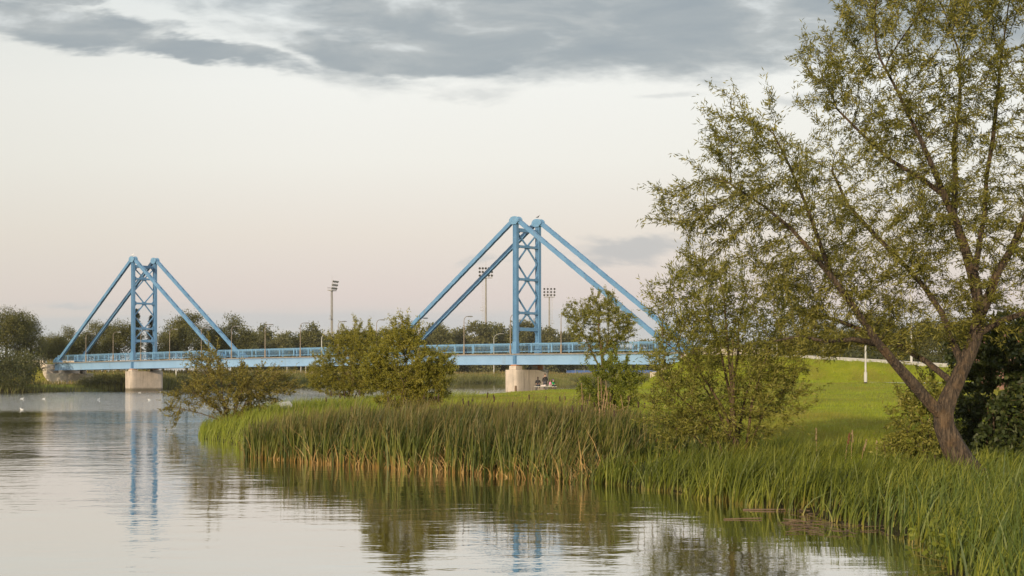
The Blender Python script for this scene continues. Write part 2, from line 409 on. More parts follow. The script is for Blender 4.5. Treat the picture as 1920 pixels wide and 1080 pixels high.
def axis(parts):
    out = []
    for a, b, st in parts: out += list(np.arange(a, b, st))
    return np.array(out)
ys = np.concatenate([axis([(-300, -40, 26), (-40, 4, 4), (4, 13, 1), (13, 64, .55), (64, 130, 1.2), (130, 175, .9), (175, 260, 1.6), (260, 480, 4), (480, 800, 16)]), np.geomspace(800, 9000, 22)])
xp = np.concatenate([axis([(0, 34, .6), (34, 90, 1.6), (90, 200, 5), (200, 500, 20)]), np.geomspace(500, 8900, 16)])
xs = np.concatenate([-xp[:0:-1], xp])
XX, YY = np.meshgrid(xs, ys); ZZ = ground(XX, YY)
ny, nx = XX.shape
idx = np.arange(nx*ny).reshape(ny, nx)
quads = np.stack([idx[:-1, :-1].ravel(), idx[:-1, 1:].ravel(), idx[1:, 1:].ravel(), idx[1:, :-1].ravel()], 1)
gme = np_mesh('ground', np.stack([XX.ravel(), YY.ravel(), ZZ.ravel()], 1), quads)
gme.polygons.foreach_set('use_smooth', np.ones(len(quads), bool))
m, gg, b = newmat('meadow'); p = pos(gg)
c = gg.ramp(gg.noise(p, 0.55, 7, 0.62), [(0.3, (.165,.190,.012)), (0.5, (.225,.240,.014)), (0.7, (.275,.268,.022))])
c = gg.mix(gg.m('MULTIPLY', gg.rng(gg.noise(gg.mapp(p, (1, .35, 1)), 0.22, 4, 0.6), 0.52, 0.66), 0.55), c, (.20, .155, .03))
c = gg.mix(gg.m('MULTIPLY', gg.rng(gg.noise(p, 9.0, 5, 0.7), 0.45, 0.7), 0.35), c, (.085, .115, .010))
px_, py_, pz_ = gg.sep(p)
c = gg.mix(gg.rng(gg.m('ADD', pz_, gg.m('MULTIPLY', gg.noise(p, 2.0, 3), 0.15)), 0.48, 0.80, 1.0, 0.0), c, (.042, .036, .016))
c = gg.mix(gg.rng(py_, 175, 260), c, gg.ramp(gg.noise(p, 0.12, 6, 0.65), [(0.35, (.11,.13,.018)), (0.55, (.19,.17,.035)), (0.7, (.28,.21,.07))]))
gg.put(b.inputs['Base Color'], c); b.inputs['Roughness'].default_value = 0.95; b.inputs['Specular IOR Level'].default_value = 0.1
gg.l.new(gg.bump(gg.noise(p, 14.0, 5, 0.7), 0.06, 0.8), b.inputs['Normal'])
tag(link('ground', gme, None, m), kind='structure')

# water
m, gg, b = newmat('river_water'); p = pos(gg)
w1 = gg.noise(gg.mapp(p, (0.5, 1.0, 1), (0, 0, 0.12)), 1.15, 3, 0.5, 0.3)
w2 = gg.noise(gg.mapp(p, (0.6, 1.0, 1), (0, 0, -0.3)), 3.4, 2, 0.5, 0.2)
w3 = gg.noise(gg.mapp(p, (0.7, 1.0, 1), (0, 0, 0.5)), 13.0, 2, 0.5)
amp = gg.noise(gg.mapp(p, (0.05, 0.11, 1)), 1.0, 3, 0.5)
ampf = gg.rng(amp, 0.36, 0.62, 0.35, 1.0)
wx_, wy_, wz_ = gg.sep(p)
ruff = gg.m('MULTIPLY', gg.rng(wy_, 84, 100), gg.rng(wy_, 300, 150))       # wind-ruffled reach in front of the far tower
ampf = gg.m('MULTIPLY', ampf, gg.rng(wy_, 15, 30, 0.45, 0.95))
h = gg.m('ADD', gg.m('MULTIPLY', w1, 1.0), gg.m('ADD', gg.m('MULTIPLY', w2, 0.32), gg.m('MULTIPLY', w3, gg.m('ADD', 0.07, gg.m('MULTIPLY', ruff, 0.35)))))
h = gg.m('MULTIPLY', h, gg.m('ADD', ampf, gg.m('MULTIPLY', ruff, 1.5)))
nb = gg.bump(h, 0.023, 1.0)
b.inputs['Base Color'].default_value = (.030, .030, .017, 1)
b.inputs['Roughness'].default_value = 0.02; b.inputs['IOR'].default_value = 1.33
b.inputs['Specular IOR Level'].default_value = 0.75
gg.l.new(nb, b.inputs['Normal'])
gl = gg.n.new('ShaderNodeBsdfGlossy'); gl.inputs['Roughness'].default_value = 0.02; gl.inputs['Color'].default_value = (.97, .965, .95, 1); gg.l.new(nb, gl.inputs['Normal'])
lw = gg.n.new('ShaderNodeLayerWeight'); lw.inputs['Blend'].default_value = 0.5; gg.l.new(nb, lw.inputs['Normal'])
mx = gg.n.new('ShaderNodeMixShader'); gg.l.new(gg.ramp(lw.outputs['Facing'], [(0.0, .02), (0.5, .10), (0.78, .40), (0.88, .61), (1.0, .93)]), mx.inputs[0])
gg.l.new(b.outputs[0], mx.inputs[1]); gg.l.new(gl.outputs[0], mx.inputs[2]); gg.l.new(mx.outputs[0], gg.n['Material Output'].inputs[0])
me = bpy.data.meshes.new('water'); S_ = 9000
me.from_pydata([(-S_, -300, 0), (S_, -300, 0), (S_, S_, 0), (-S_, S_, 0)], [], [(0, 1, 2, 3)])
tag(link('water', me, None, m), kind='structure')

# ================================================================ BRIDGE
br = empty('footbridge', B(0, 0, 0.8), 'blue steel footbridge with two lattice towers and slanting stays crossing the river', 'bridge')
OFF = br.location.copy()
def bm_(): return MB(OFF)

# deck, girders
s0, s1 = -22.6, 98.6
ss = np.linspace(s0, s1, 42)
def strip(mb, t0, t1, z0, z1, s_list):
    """box strip following the deck curve; z0/z1 relative to the girder top"""
    vs = []; n = len(s_list)
    for s in s_list:
        z = zd(s); vs += [B(s, t0, z+z0), B(s, t1, z+z0), B(s, t1, z+z1), B(s, t0, z+z1)]
    fs = [(0, 1, 2, 3), (4*n-4, 4*n-1, 4*n-2, 4*n-3)]
    for i in range(n-1):
        a, c_ = 4*i, 4*i+4
        for k in range(4): fs.append((a+k, c_+k, c_+(k+1) % 4, a+(k+1) % 4))
    mb.add(vs, fs)
mb = bm_(); strip(mb, -0.30, WB+0.30, 0.0, 0.13, ss); mb.build('deck', M_deck, br)
for t in (0.0, WB):
    mb = bm_()
    strip(mb, t-0.03, t+0.03, -1.02, -0.06, ss)
    strip(mb, t-0.22, t+0.22, -0.06, -0.004, ss); strip(mb, t-0.22, t+0.22, -1.08, -1.02, ss)
    gd = mb.build('girder', M_girder, br)
    for s in np.arange(-20, 98, 6.0):
        if abs(s) < 1 or abs(s-SPAN) < 1: continue
        z = zd(s); mb = bm_()
        for q in (-1, 1):
            mb.obox(B(s, t+q*0.036, z-0.54), VS*0.28, VT*0.006, VZ*0.40)
        mb.build('splice_plate', M_girder, gd)
mb = bm_()
for s in np.arange(-21, 98, 4.0):
    z = zd(s); mb.beam(B(s, 0.05, z-.45), B(s, WB-.05, z-.45), .16, .5)
mb.build('cross_girder', M_blue, br)

# railings
def railing(t, sa, sb, step=2.95):
    sl_ = np.arange(sa, sb+0.01, 0.5)
    mb = bm_()
    def rail(z0, z1, wdt):
        n = len(sl_); vs = []; fs = []
        for s in sl_:
            z = zfun(s); vs += [B(s, t-wdt/2, z+z0), B(s, t+wdt/2, z+z0), B(s, t+wdt/2, z+z1), B(s, t-wdt/2, z+z1)]
        for i in range(n-1):
            for k in range(4): fs.append((4*i+k, 4*i+4+k, 4*i+4+(k+1) % 4, 4*i+(k+1) % 4))
        fs += [(0, 1, 2, 3), (4*n-4, 4*n-1, 4*n-2, 4*n-3)]; mb.add(vs, fs)
    rail(1.06, 1.14, 0.12); rail(0.92, 0.96, 0.05); rail(0.24, 0.29, 0.05)
    r = mb.build('railing', M_blue2, br)
    mb = bm_()
    for s in np.arange(sa+.1, sb, 0.2):
        z = zfun(s); mb.obox(B(s, t, z+.605), VS*0.010, VT*0.010, VZ*0.315)
    mb.build('balusters', M_blue2, r)
    for s in np.arange(sa, sb+.1, step):
        for dlt, w_ in ((0, .085),):
            if s+dlt > sb: continue
            mb = MB(OFF); z = zfun(s+dlt)
            mb.obox(B(s+dlt, t, z+.595), VS*w_, VT*0.05, VZ*0.465)
            mb.build('railing_post', M_blue2, r)
def zfun(s): return zd(s)+0.13 if s > -23 else float(zroad(s))+0.1
railing(0.42, s0, s1); railing(WB-.42, s0, s1)

# towers
LEVELS = [18.25, 16.45, 12.85, 9.15, 7.35]
def tower(s, idx_label):
    tw = bpy.data.objects.new('tower', None); COL.objects.link(tw); tw.parent = br
    tw['label'] = idx_label
    zb = zd(s)
    for t in (0.0, WB):
        mb = bm_(); hw, hd = 0.235, 0.20
        zt = 18.95; zc_, hh = (zb+zt)/2, (zt-zb)/2
        mb.obox(B(s, t, zc_), VS*0.03, VT*(hd-.002), VZ*hh)                  # web seen between the flanges
        for q in (-1, 1): mb.obox(B(s+q*hw, t, zc_), VS*0.035, VT*hd, VZ*hh)     # flanges
        mb.obox(B(s, t-0.10, zc_), VS*(hw-.036), VT*0.02, VZ*hh)               # outer plate, recessed
        mb.obox(B(s, t+0.10, zc_), VS*(hw-.036), VT*0.02, VZ*hh)
        for z in np.arange(zb+1.75, zt-.3, 1.85):
            mb.obox(B(s, t, z), VS*(hw-.034), VT*(hd-.015), VZ*0.03)            # stiffeners
        mb.obox(B(s, t, zb+.35), VS*0.34, VT*0.27, VZ*0.33)                    # foot
        mb.obox(B(s, t, zb+1.05), VS*0.30, VT*0.24, VZ*0.40)
        mb.obox(B(s, t, zb-.53), VS*0.16, VT*0.245, VZ*0.455)                  # stiffened girder at the bearing
        for q in (-1, 0, 1): mb.obox(B(s+q*0.15, t, zb-.53), VS*0.025, VT*0.30, VZ*0.46)
        mb.build('leg', M_blue, tw)
        # saddle cap
        mb = bm_(); z = 18.9
        prof = [(-.98, .30), (-.93, .62), (-.62, .90), (-.25, 1.0), (.25, 1.0), (.62, .90), (.93, .62), (.98, .30), (.52, .02), (.45, -.10), (-.45, -.10), (-.52, .02)]
        for q in (-1, 1):
            mb.prism([B(s+a*.74, t+q*0.30-.03, z+c_*.8) for a, c_ in prof], VT*0.06)
        mb.prism([B(s+a*.64, t-.26, z+.05+c_*.68) for a, c_ in prof], VT*0.52)
        for q in (-1, 1): mb.tube([B(s+q*.46, t-.37, z+.30), B(s+q*.46, t+.37, z+.30)], .14, 12)
        mb.build('saddle_cap', M_blue2, tw)
    a, c_ = 0.215, WB-0.215
    for k, z in enumerate(LEVELS):
        mb = bm_(); dep = .38 if k in (0, 4) else .26
        mb.obox(B(s, WB/2, z), VS*.21, VT*((c_-a)/2), VZ*dep/2)
        for tt, q in ((a, 1), (c_, -1)):                                         # gussets at the joints
            for zz in (1, -1):
                if k == 0 and zz == 1: continue
                g_ = .5 if k in (0, 4) else .36
                mb.prism([B(s-.05, tt, z+zz*dep/2), B(s-.05, tt+q*g_, z+zz*dep/2), B(s-.05, tt, z+zz*(dep/2+g_))], VS*.1)
        if 0 < k < 4: mb.obox(B(s, WB/2, z), VS*.07, VT*.34, VZ*.25)
        mb.build('crossbeam', M_blue, tw)
    for k in (1, 2, 3):
        z = LEVELS[k]; up = {1: 18.0, 2: 14.65, 3: 11.0}[k]; dn = {1: 14.65, 2: 11.0, 3: 7.55}[k]
        for zz, q in ((up, 1), (dn, -1)):
            for tt, sg in ((a, -1), (c_, 1)):
                mb = bm_(); mb.beam(B(s, WB/2+sg*.10, z+q*.15), B(s, tt, zz-q*.05), .15, .15, VS); mb.build('brace', M_blue, tw)
    return tw
def stay(s, sg, t, tw):
    """built-up stay: two channels with batten plates above and below"""
    a = B(s+sg*.46, t, 19.2); e = s+sg*22.1; zb = zd(e)-.15
    b_ = B(e, t, zb); d = (b_-a); L = d.length; d.normalize(); up = VT.cross(d).normalized()
    if up.z < 0: up = -up
    mb = bm_(); hw, hh = .16, .21
    for q in (-1, 1):
        o = VT*q*hw
        mb.obox((a+b_)/2+o, d*L/2, VT*.022, up*hh)
        for r in (-1, 1): mb.obox((a+b_)/2+o+VT*q*-.062+up*r*(hh-.018), d*L/2, VT*.04, up*.016)
    for r in (-1, 1):
        x = 0.5
        while x < L-.5:
            mb.obox(a+d*(x+.5)+up*r*(hh+.008), d*.52, VT*(hw+.015), up*.012); x += 1.62
    for q in (-1, 1):
        for fr in (.36, .70):
            mb.obox(a+d*L*fr+VT*q*(hw+.03), d*.55, VT*.012, up*.20)                # splice plates
            for k in range(-3, 4): mb.obox(a+d*(L*fr+k*.15)+VT*q*(hw+.045), d*.03, VT*.008, up*.15)
    mb.build('stay', M_blue, tw)
    mb = bm_()                                                                    # anchor shoe on the deck
    mb.prism([B(e-sg*1.9, t-.28, zd(e-sg*1.9)+.14), B(e+sg*.35, t-.28, zd(e)+.14), B(e+sg*.35, t-.28, zd(e)+.45), B(e-sg*.55, t-.28, zd(e)+.95)], VT*.56)
    mb.build('stay_anchor', M_blue, tw)
for s, lab in ((0.0, 'nearer lattice tower with four stays'), (SPAN, 'farther lattice tower with four stays')):
    tw = tower(s, lab)
    for sg in (-1, 1):
        for t in (0.0, WB): stay(s, sg, t, tw)

# piers
def pier(s, zbot):
    zt = 2.88; mb = bm_(); out_ = []
    hl, hw = 2.75, 0.98
    for k in range(40):
        a = 2*math.pi*(k+.5)/40; ca, sa = math.cos(a), math.sin(a)
        ex = 2/7.0
        out_.append((hw*math.copysign(abs(ca)**ex, ca), WB/2+hl*math.copysign(abs(sa)**ex, sa)))
    mb.prism([B(s+a, t, zbot) for a, t in out_], VZ*(zt-zbot))
    pr = mb.build('pier', M_pier, br, bevel=.04)
    for t in (0, WB):
        mb = bm_(); zb = zd(s)-1.08; mat = M_conc if t == 0 else M_rust
        mb.obox(B(s, t, (zt+zb-.12)/2), VS*.5, VT*.55, VZ*((zb-.12-zt)/2)); mb.build('pedestal', M_conc, pr, bevel=.05)
        mb = bm_(); mb.obox(B(s, t, zb-.06), VS*.38, VT*.40, VZ*.058); mb.build('bearing', M_rust, pr)
    if s > 10:
        mb = bm_(); mb.tube([B(s-.5, WB/2+2.6, zt), B(s-.5, WB/2+2.6, zt+.6), B(s-.5, WB/2+1.5, zt+.6)], .045, 6); mb.build('pipe_rail', M_polew, pr)
    else:
        mb = bm_(); mb.obox(B(s-.56, WB-.25, 3.12), VS*.03, VT*.40, VZ*.235); mb.build('rust_sheet', M_rust, pr)
pier(0.0, 0.2); pier(SPAN, -1.5)
# abutments at both ends
def abut(s, sg):
    zb = zd(s)
    mb = bm_(); base = -0.8 if sg > 0 else 0.3
    e = s+sg*.9
    mb.obox(B(e-sg*1.9, WB/2, (2.62+base)/2), VS*1.9, VT*2.95, VZ*((2.62-base)/2))
    mb.obox(B(e+sg*.6, WB/2, (zb-.1+base)/2), VS*.58, VT*3.0, VZ*((zb-.1-base)/2))
    ab = mb.build('abutment', M_conc, br, bevel=.04)
    for t in (-1.10, WB+.75):
        prof = [(.0, zb+.45), (3.2, zb+.62)]
        for k in range(0, 9):
            a = k/8*math.pi/2; prof.append((5.4-2.2*(k/8)**1.6*1.6-.2, zb+.35-(zb-base)*math.sin(a)))
        prof.append((0, base))
        mb = bm_(); mb.prism([B(e+sg*(1.2+q), t, z) for q, z in prof], VT*.35); mb.build('wing_wall', M_conc, ab)
    for t in (0, WB):
        mb = bm_(); mb.obox(B(e-sg*2.6, t, 2.87), VS*.4, VT*.35, VZ*.25); mb.build('bearing_block', M_conc, ab)
abut(98.2, 1); abut(-22.2, -1)

# ================================================================ LAMPS
def lamp_mesh(root, h, arm, mat, thick=1.0):
    o = root.location
    mb = MB(o); base = Vector(o)
    mb.tube([base, base+VZ*.9], [.10*thick, .10*thick], 8); mb.tube([base+VZ*.9, base+VZ*(h-.55)], [.055*thick, .042*thick], 8)
    mb.build('pole', mat, root)
    mb = MB(o); pts = [base+VZ*(h-.55)]
    for k in range(1, 8):
        a = k/7*math.radians(80); pts.append(base+VZ*(h-.55+.55*math.sin(a))+arm*(.55*(1-math.cos(a))))
    pts.append(pts[-1]+arm*.35+VZ*.04); mb.tube(pts, .036*thick, 6); mb.build('arm', mat, root)
    mb = MB(o); q = pts[-1]; n = arm.cross(VZ)
    prof = [(-.12, -.03), (.1, .045), (.38, .05), (.55, .0), (.5, -.06), (-.05, -.07)]
    mb.prism([q+arm*a+VZ*c_-n*.11 for a, c_ in prof], n*.22); hd = mb.build('lamp_head', M_galv, root, bevel=.02)
    mb = MB(o); mb.obox(q+arm*.24-VZ*.082, arm*.2, n*.085, VZ*.018); mb.build('lens', M_glass, hd)
LPX = [161, 212, 264, 318, 377.5, 434, 497, 563, 634, 706, 786, 870, 957, 1052, 1152]
s_l = sorted([s_from_px(px, -.12) for px in LPX], reverse=True)
for k, s in enumerate(s_l):
    z = zd(s)+.13
    r = empty('street_lamp', B(s, -.12, z), f'curved street lamp on the bridge edge, {ORD[k]} from the left end', 'street lamp', 'street lamps along the footbridge')
    lamp_mesh(r, 4.3, VT, M_pole)
LAB2 = ['tall street lamp with long arm on the far bank near the first floodlight mast',
        'tall street lamp on the far bank left of the nearer stays', 'tall street lamp on the far bank just left of the nearer tower']
for k, (px, Y, top) in enumerate(((603, 330, 622), (784, 390, 626), (926, 445, 625))):
    q = P(px, 700, Y); zg = gz(q.x, q.y); h = P(px, top, Y).z-zg
    r = empty('street_lamp', (q.x, q.y, zg), LAB2[k], 'street lamp', 'tall lamps on the far bank')
    arm = Vector((1, 0, 0)); o = r.location
    mb = MB(o); mb.tube([o, o+VZ*(h-1.6)], [.16, .09], 8); mb.build('pole', M_polew, r)
    mb = MB(o); pts = [o+VZ*(h-1.6+1.5*math.sin(a*math.pi/2))+arm*(2.3*(1-math.cos(a*math.pi/2))) for a in np.linspace(0, 1, 8)]
    mb.tube(pts, .06, 6); mb.build('arm', M_polew, r)
    mb = MB(o); mb.obox(pts[-1]+arm*.3, arm*.45, Vector((0, .18, 0)), VZ*.07); mb.build('lamp_head', M_galv, r, bevel=.03)
# lamps on the lawn by the ramp
for px, pyb, Y, top, lab in ((1623, 721, 100, 560, 'white lamp pole on a concrete pad in the lawn, seen through the willow'),
                            (1709, 684, 124, 560, 'white lamp pole beside the ramp road behind the big willow'),
                            (1457, 672, 133, 560, 'white lamp pole at the bridge end of the ramp, behind leaves')):
    q = P(px, pyb, Y); zg = gz(q.x, q.y)
    r = empty('street_lamp', (q.x, q.y, zg), lab, 'street lamp', 'white lamps on the near bank')
    o = r.location; h = P(px, top, Y).z-zg
    mb = MB(o); mb.tube([o, o+VZ*.8], .11, 10); mb.tube([o+VZ*.8, o+VZ*h], [.07, .045], 10); mb.build('pole', M_polew, r)
    mb = MB(o); pts = [o+VZ*(h+.5*math.sin(a))+Vector((-1, 0, 0))*.6*(1-math.cos(a)) for a in np.linspace(0, 1.45, 7)]
    mb.tube(pts, .04, 6); mb.build('arm', M_polew, r)
    mb = MB(o); mb.obox(pts[-1]+Vector((-.3, 0, 0)), Vector((.35, 0, 0)), Vector((0, .13, 0)), VZ*.06); mb.build('lamp_head', M_galv, r, bevel=.03)

# floodlight masts of the sports ground
def mast(px, Y, top, lean, lab, cols, wide):
    q = P(px, 690, Y); zg = gz(q.x, q.y); zt = P(px, top, Y).z
    r = empty('floodlight_mast', (q.x, q.y, zg), lab, 'floodlight', 'floodlight masts of the sports ground')
    o = r.location; base = Vector(o)
    mb = MB(o); mb.tube([base, Vector((q.x, q.y, zt))], [.5, .27], 10); mb.build('mast', M_mast, r)
    top_ = Vector((q.x, q.y, zt)); X = Vector((1, 0, 0)); Yv = Vector((0, -1, 0))
    if lean: X, Yv = Vector((.35, .94, 0)), Vector((.94, -.35, 0))
    mb = MB(o); mb.obox(top_, X*wide/2, Yv*.9, VZ*.08)
    for q_ in (-1, 1):
        mb.beam(top_+Yv*.85*q_-X*wide/2+VZ*1.1, top_+Yv*.85*q_+X*wide/2+VZ*1.1, .07, .07)
        for a in np.linspace(-1, 1, 5): mb.beam(top_+Yv*.85*q_+X*wide/2*a, top_+Yv*.85*q_+X*wide/2*a+VZ*1.1, .07, .07)
    mb.tube([top_+VZ*.5, top_+VZ*5.5], .035, 5)
    mb.build('platform', M_galv, r)
    mb = MB(o)
    for a in np.linspace(-.95, .95, cols): mb.beam(top_+X*wide/2*a+Yv*.5, top_+X*wide/2*a+Yv*1.3+VZ*3.4, .08, .08)
    mb.build('lamp_rack', M_galv, r)
    for row in range(3):
        for a in np.linspace(-.95, .95, cols):
            c_ = top_+X*wide/2*a+Yv*(.75+row*.27)+VZ*(.8+row*1.2)
            mb = MB(o); dn = (Yv-VZ*.45).normalized()
            mb.tube([c_-dn*.25, c_+dn*.05, c_+dn*.25], [.12, .36, .42], 10); mb.build('floodlight', M_dark if not lean else M_galv, r)
    mb = MB(o); sd_ = -1 if px < 1000 else 1
    for e in (-.22, .22): mb.beam(base+X*(sd_*1.05+e)+VZ*1.5, top_+X*(sd_*1.05+e), .05, .05)
    z = zg+2
    while z < zt: mb.beam(Vector((q.x, q.y, z))+X*(sd_*.83), Vector((q.x, q.y, z))+X*(sd_*1.27), .05, .05); z += .6
    for f in (.35, .7):
        for e in (.3, 1.27): mb.beam(base.lerp(top_, f)+X*sd_*.3, base.lerp(top_, f)+X*sd_*e, .06, .06)
    mb.build('ladder', M_galv, r)
    mb = MB(o); pl = base.lerp(top_, .66)+X*sd_*1.3
    mb.obox(pl, X*.6, Yv*.5, VZ*.05)
    for e in (-1, 1): mb.beam(pl+X*.55*e, pl+X*.55*e+VZ*1.1, .06, .06)
    mb.beam(pl-X*.55+VZ*1.1, pl+X*.55+VZ*1.1, .06, .06); mb.build('rest_platform', M_galv, r)
mast(622.5, 500, 545, True, 'floodlight mast with lamps turned edge-on, between the two bridge towers', 4, 3.6)
mast(911, 480, 521, False, 'floodlight mast seen behind the left stays of the nearer tower', 5, 4.3)
mast(1030, 560, 557, False, 'floodlight mast just right of the nearer tower, lamps facing forward', 4, 4.2)

# sports ground beyond: goals, blue barrier, fence posts, pale fence rail
def goal(px, Y, wpx, lab):
    q = P(px, 697, Y); zg = gz(q.x, q.y); o = Vector((q.x, q.y, zg)); W = wpx/F*Y/2
    r = empty('football_goal', o, lab, 'goal', 'football goals')
    mb = MB(o)
    for e in (-1, 1): mb.tube([o+Vector((e*W, 0, 0)), o+Vector((e*W, 0, 2.44))], .09, 8)
    mb.tube([o+Vector((-W, 0, 2.4)), o+Vector((W, 0, 2.4))], .09, 8); mb.build('goal_frame', M_polew, r)
    mb = MB(o)
    for e in (-1, 1): mb.tube([o+Vector((e*W, 0, 2.4)), o+Vector((e*W, .9, 2.4)), o+Vector((e*W, 2.2, 0.02))], .05, 6)
    mb.build('net_support', M_galv, r)
goal(551, 345, 26, 'white football goal on the far bank left of the twin shrubs')
goal(588, 350, 30, 'white football goal on the far bank partly behind the twin shrubs')
for k, px in enumerate((166, 180, 193, 207, 220, 234, 330)):
    Y = 262; q = P(px, 700, Y); zg = gz(q.x, q.y); o = Vector((q.x, q.y, zg))
    mb = MB(o); mb.obox(o+VZ*.6, Vector((.09, 0, 0)), Vector((0, .09, 0)), VZ*.62); mb.obox(o+VZ*1.235, Vector((.12, 0, 0)), Vector((0, .12, 0)), VZ*.03)
    tag(mb.build('fence_post', M_polew), f'pale post under the far end of the bridge, {ORD[k]} from the left', 'post', 'pale posts under the bridge')
o = P(1150, 700, 500); o.z = gz(o.x, o.y)
r = empty('barrier_fence', o, 'long blue barrier fence on the far bank under the bridge deck', 'fence')
M_bb = surf('blue_barrier', (.028,.09,.27), (.022,.07,.22), 0.8, 0.6, stain=(.15,.2,.3), stain_amt=.3)
x0, x1 = P(1062, 700, 500).x, P(1330, 700, 500).x
mb = MB(o); npan = 16
for i in range(npan):
    a = x0+(x1-x0)*i/npan; c_ = x0+(x1-x0)*(i+1)/npan-.12; h = 1.1+.5*math.sin(i*2.1)*(i % 3 == 0)
    mb.obox(((a+c_)/2, o.y, o.z+.25+h/2), Vector(((c_-a)/2, 0, 0)), Vector((0, .04, 0)), VZ*h/2)
mb.build('panels', M_bb, r)
mb = MB(o)
for i in range(npan+1): mb.obox((x0+(x1-x0)*i/npan-.06, o.y+.1, o.z+.95), Vector((.06, 0, 0)), Vector((0, .06, 0)), VZ*.95)
mb.build('fence_posts', M_galv, r)

# ramp road and small paving
def sheet(name, pts_l, pts_r, mat, lift=.03):
    vs = [Vector((*p, 0)) for pair in zip(pts_l, pts_r) for p in pair]
    for v in vs: v.z = gz(v.x, v.y)+lift
    mb = MB(); mb.add(vs, [(2*i, 2*i+1, 2*i+3, 2*i+2) for i in range(len(pts_l)-1)]); return tag(mb.build(name, mat), kind='structure')
sl_ = np.arange(-24.2, -135, -1.5)
vs = []; fs = []
for s in sl_:
    for t in np.linspace(-.6, WB+.6, 5):
        v = B(s, t, 0); v.z = float(zroad(s))+.05; vs.append(v)
for i in range(len(sl_)-1):
    for k in range(4): fs.append((5*i+k, 5*i+k+1, 5*i+6+k, 5*i+5+k))
mb = MB(); mb.add(vs, fs); tag(mb.build('ramp_road', M_asph), kind='structure')
mb = MB()
for i in range(len(sl_)-1):
    for t in (-.75, WB+.75):
        a, c_ = B(sl_[i], t, float(zroad(sl_[i]))), B(sl_[i+1], t, float(zroad(sl_[i+1]))); mb.beam(a+VZ*.02, c_+VZ*.02, .16, .24)
tag(mb.build('ramp_kerb', M_concl), kind='structure')
a, c_ = P(1603, 721, 100), P(1700, 723, 99)
xs_ = np.linspace(a.x, c_.x+6, 14)
sheet('concrete_path', [(x, 101.6-.1*(x-a.x)) for x in xs_], [(x, 98.6-.1*(x-a.x)) for x in xs_], M_concl, .10)

# guard posts along the ramp
for k, s in enumerate((-33.5, -36.2, -38.9)):
    o = B(s, -1.0, float(zroad(s))-.02); mb = MB(o)
    mb.tube([o, o+VZ*1.0], .07, 8); mb.ball(o+VZ*1.0, .085)
    tag(mb.build('bollard', M_galv), f'small grey post at the ramp road edge behind leaves, {ORD[k]} from the bridge', 'bollard', 'posts on the ramp')
# ================================================================ VEGETATION
def unit(v): return v/np.maximum(np.linalg.norm(v, axis=-1, keepdims=True), 1e-9)

def leaf_faces(P0, D, L, Wd, r):
    """one bent diamond leaf per row: base P0, direction D (unit), length L, width Wd"""
    n = len(P0); rv = unit(r.normal(size=(n, 3))); S = unit(np.cross(D, rv)); N = np.cross(S, D)
    L = L[:, None]; Wd = Wd[:, None]
    mid = P0+D*L*.45; tip = P0+D*L-N*L*.10
    v = np.stack([P0, mid+S*Wd/2+N*Wd*.15, tip, mid-S*Wd/2+N*Wd*.15], 1).reshape(-1, 3)
    return v, np.arange(4*n).reshape(n, 4)

def colonize(seeds, par, rfl, attr, step, infl, kill, iters, trop, r, jit=.10):
    pos = [np.array(p, float) for p in seeds]; par = list(par); rfl = list(rfl); nch = [0]*len(pos)
    A = attr.copy(); S = np.array(pos); kids = {}
    D = np.linalg.norm(A[:, None]-S[None], axis=2); nn = D.argmin(1); nd = D.min(1)
    for it in range(iters):
        k = nd > kill; A, nn, nd = A[k], nn[k], nd[k]
        act = nd < infl
        if not act.any(): break
        PA = np.array(pos); vec = unit(A[act]-PA[nn[act]]); acc = np.zeros_like(PA); np.add.at(acc, nn[act], vec)
        ids = np.unique(nn[act]); new = []
        for i in ids:
            if nch[i] >= 5: continue
            d = acc[i]; d = d/max(np.linalg.norm(d), 1e-6)+trop+r.normal(size=3)*jit
            if par[i] >= 0:
                pd = pos[i]-pos[par[i]]; d = d+.55*pd/max(np.linalg.norm(pd), 1e-6)
            q = pos[i]+step*d/np.linalg.norm(d)
            if any(np.linalg.norm(q-pos[j]) < step*.35 for j in kids.get(int(i), ())): nch[i] += 1; continue
            kids.setdefault(int(i), []).append(len(pos))
            new.append(len(pos)); pos.append(q); par.append(int(i)); rfl.append(0.0); nch.append(0); nch[i] += 1
        if not new: break
        Q = np.array([pos[j] for j in new]); D = np.linalg.norm(A[:, None]-Q[None], axis=2)
        j = D.argmin(1); dm = D[np.arange(len(A)), j]; b = dm < nd
        nn[b] = np.array(new)[j[b]]; nd[b] = dm[b]
    return np.array(pos), par, rfl

def skeleton(limbs):
    """limbs: list of lists of (Vector, radius); first point of a limb attaches to the nearest earlier point"""
    pos, par, rf = [], [], []
    for li, limb in enumerate(limbs):
        prev = -1
        if pos:
            d = [(Vector(p)-limb[0][0]).length for p in pos]; prev = int(np.argmin(d))
        for k, (p, rad) in enumerate(limb):
            if k == 0 and prev >= 0 and (Vector(pos[prev])-p).length < .05: continue
            if prev >= 0:                      # subdivide so that growth starts all along the limb
                a = Vector(pos[prev]); ra = rf[prev]; n = max(1, int((p-a).length/.16)); base = prev
                if k == 0: ra = rad
                for j in range(1, n):
                    pos.append(tuple(a.lerp(p, j/n))); par.append(prev); rf.append(ra+(rad-ra)*j/n); prev = len(pos)-1
            pos.append(tuple(p)); par.append(prev); rf.append(rad); prev = len(pos)-1
    return pos, par, rf

def radii(pos, par, rf, tip=.004, e=2.65):
    n = len(pos); acc = np.zeros(n); R = np.zeros(n)
    for i in range(n-1, -1, -1):
        R[i] = max(acc[i]**(1/e) if acc[i] > 0 else tip, rf[i])
        if par[i] >= 0: acc[par[i]] += min(R[i], acc[i]**(1/e) if acc[i] > 0 else tip)**e
    return R

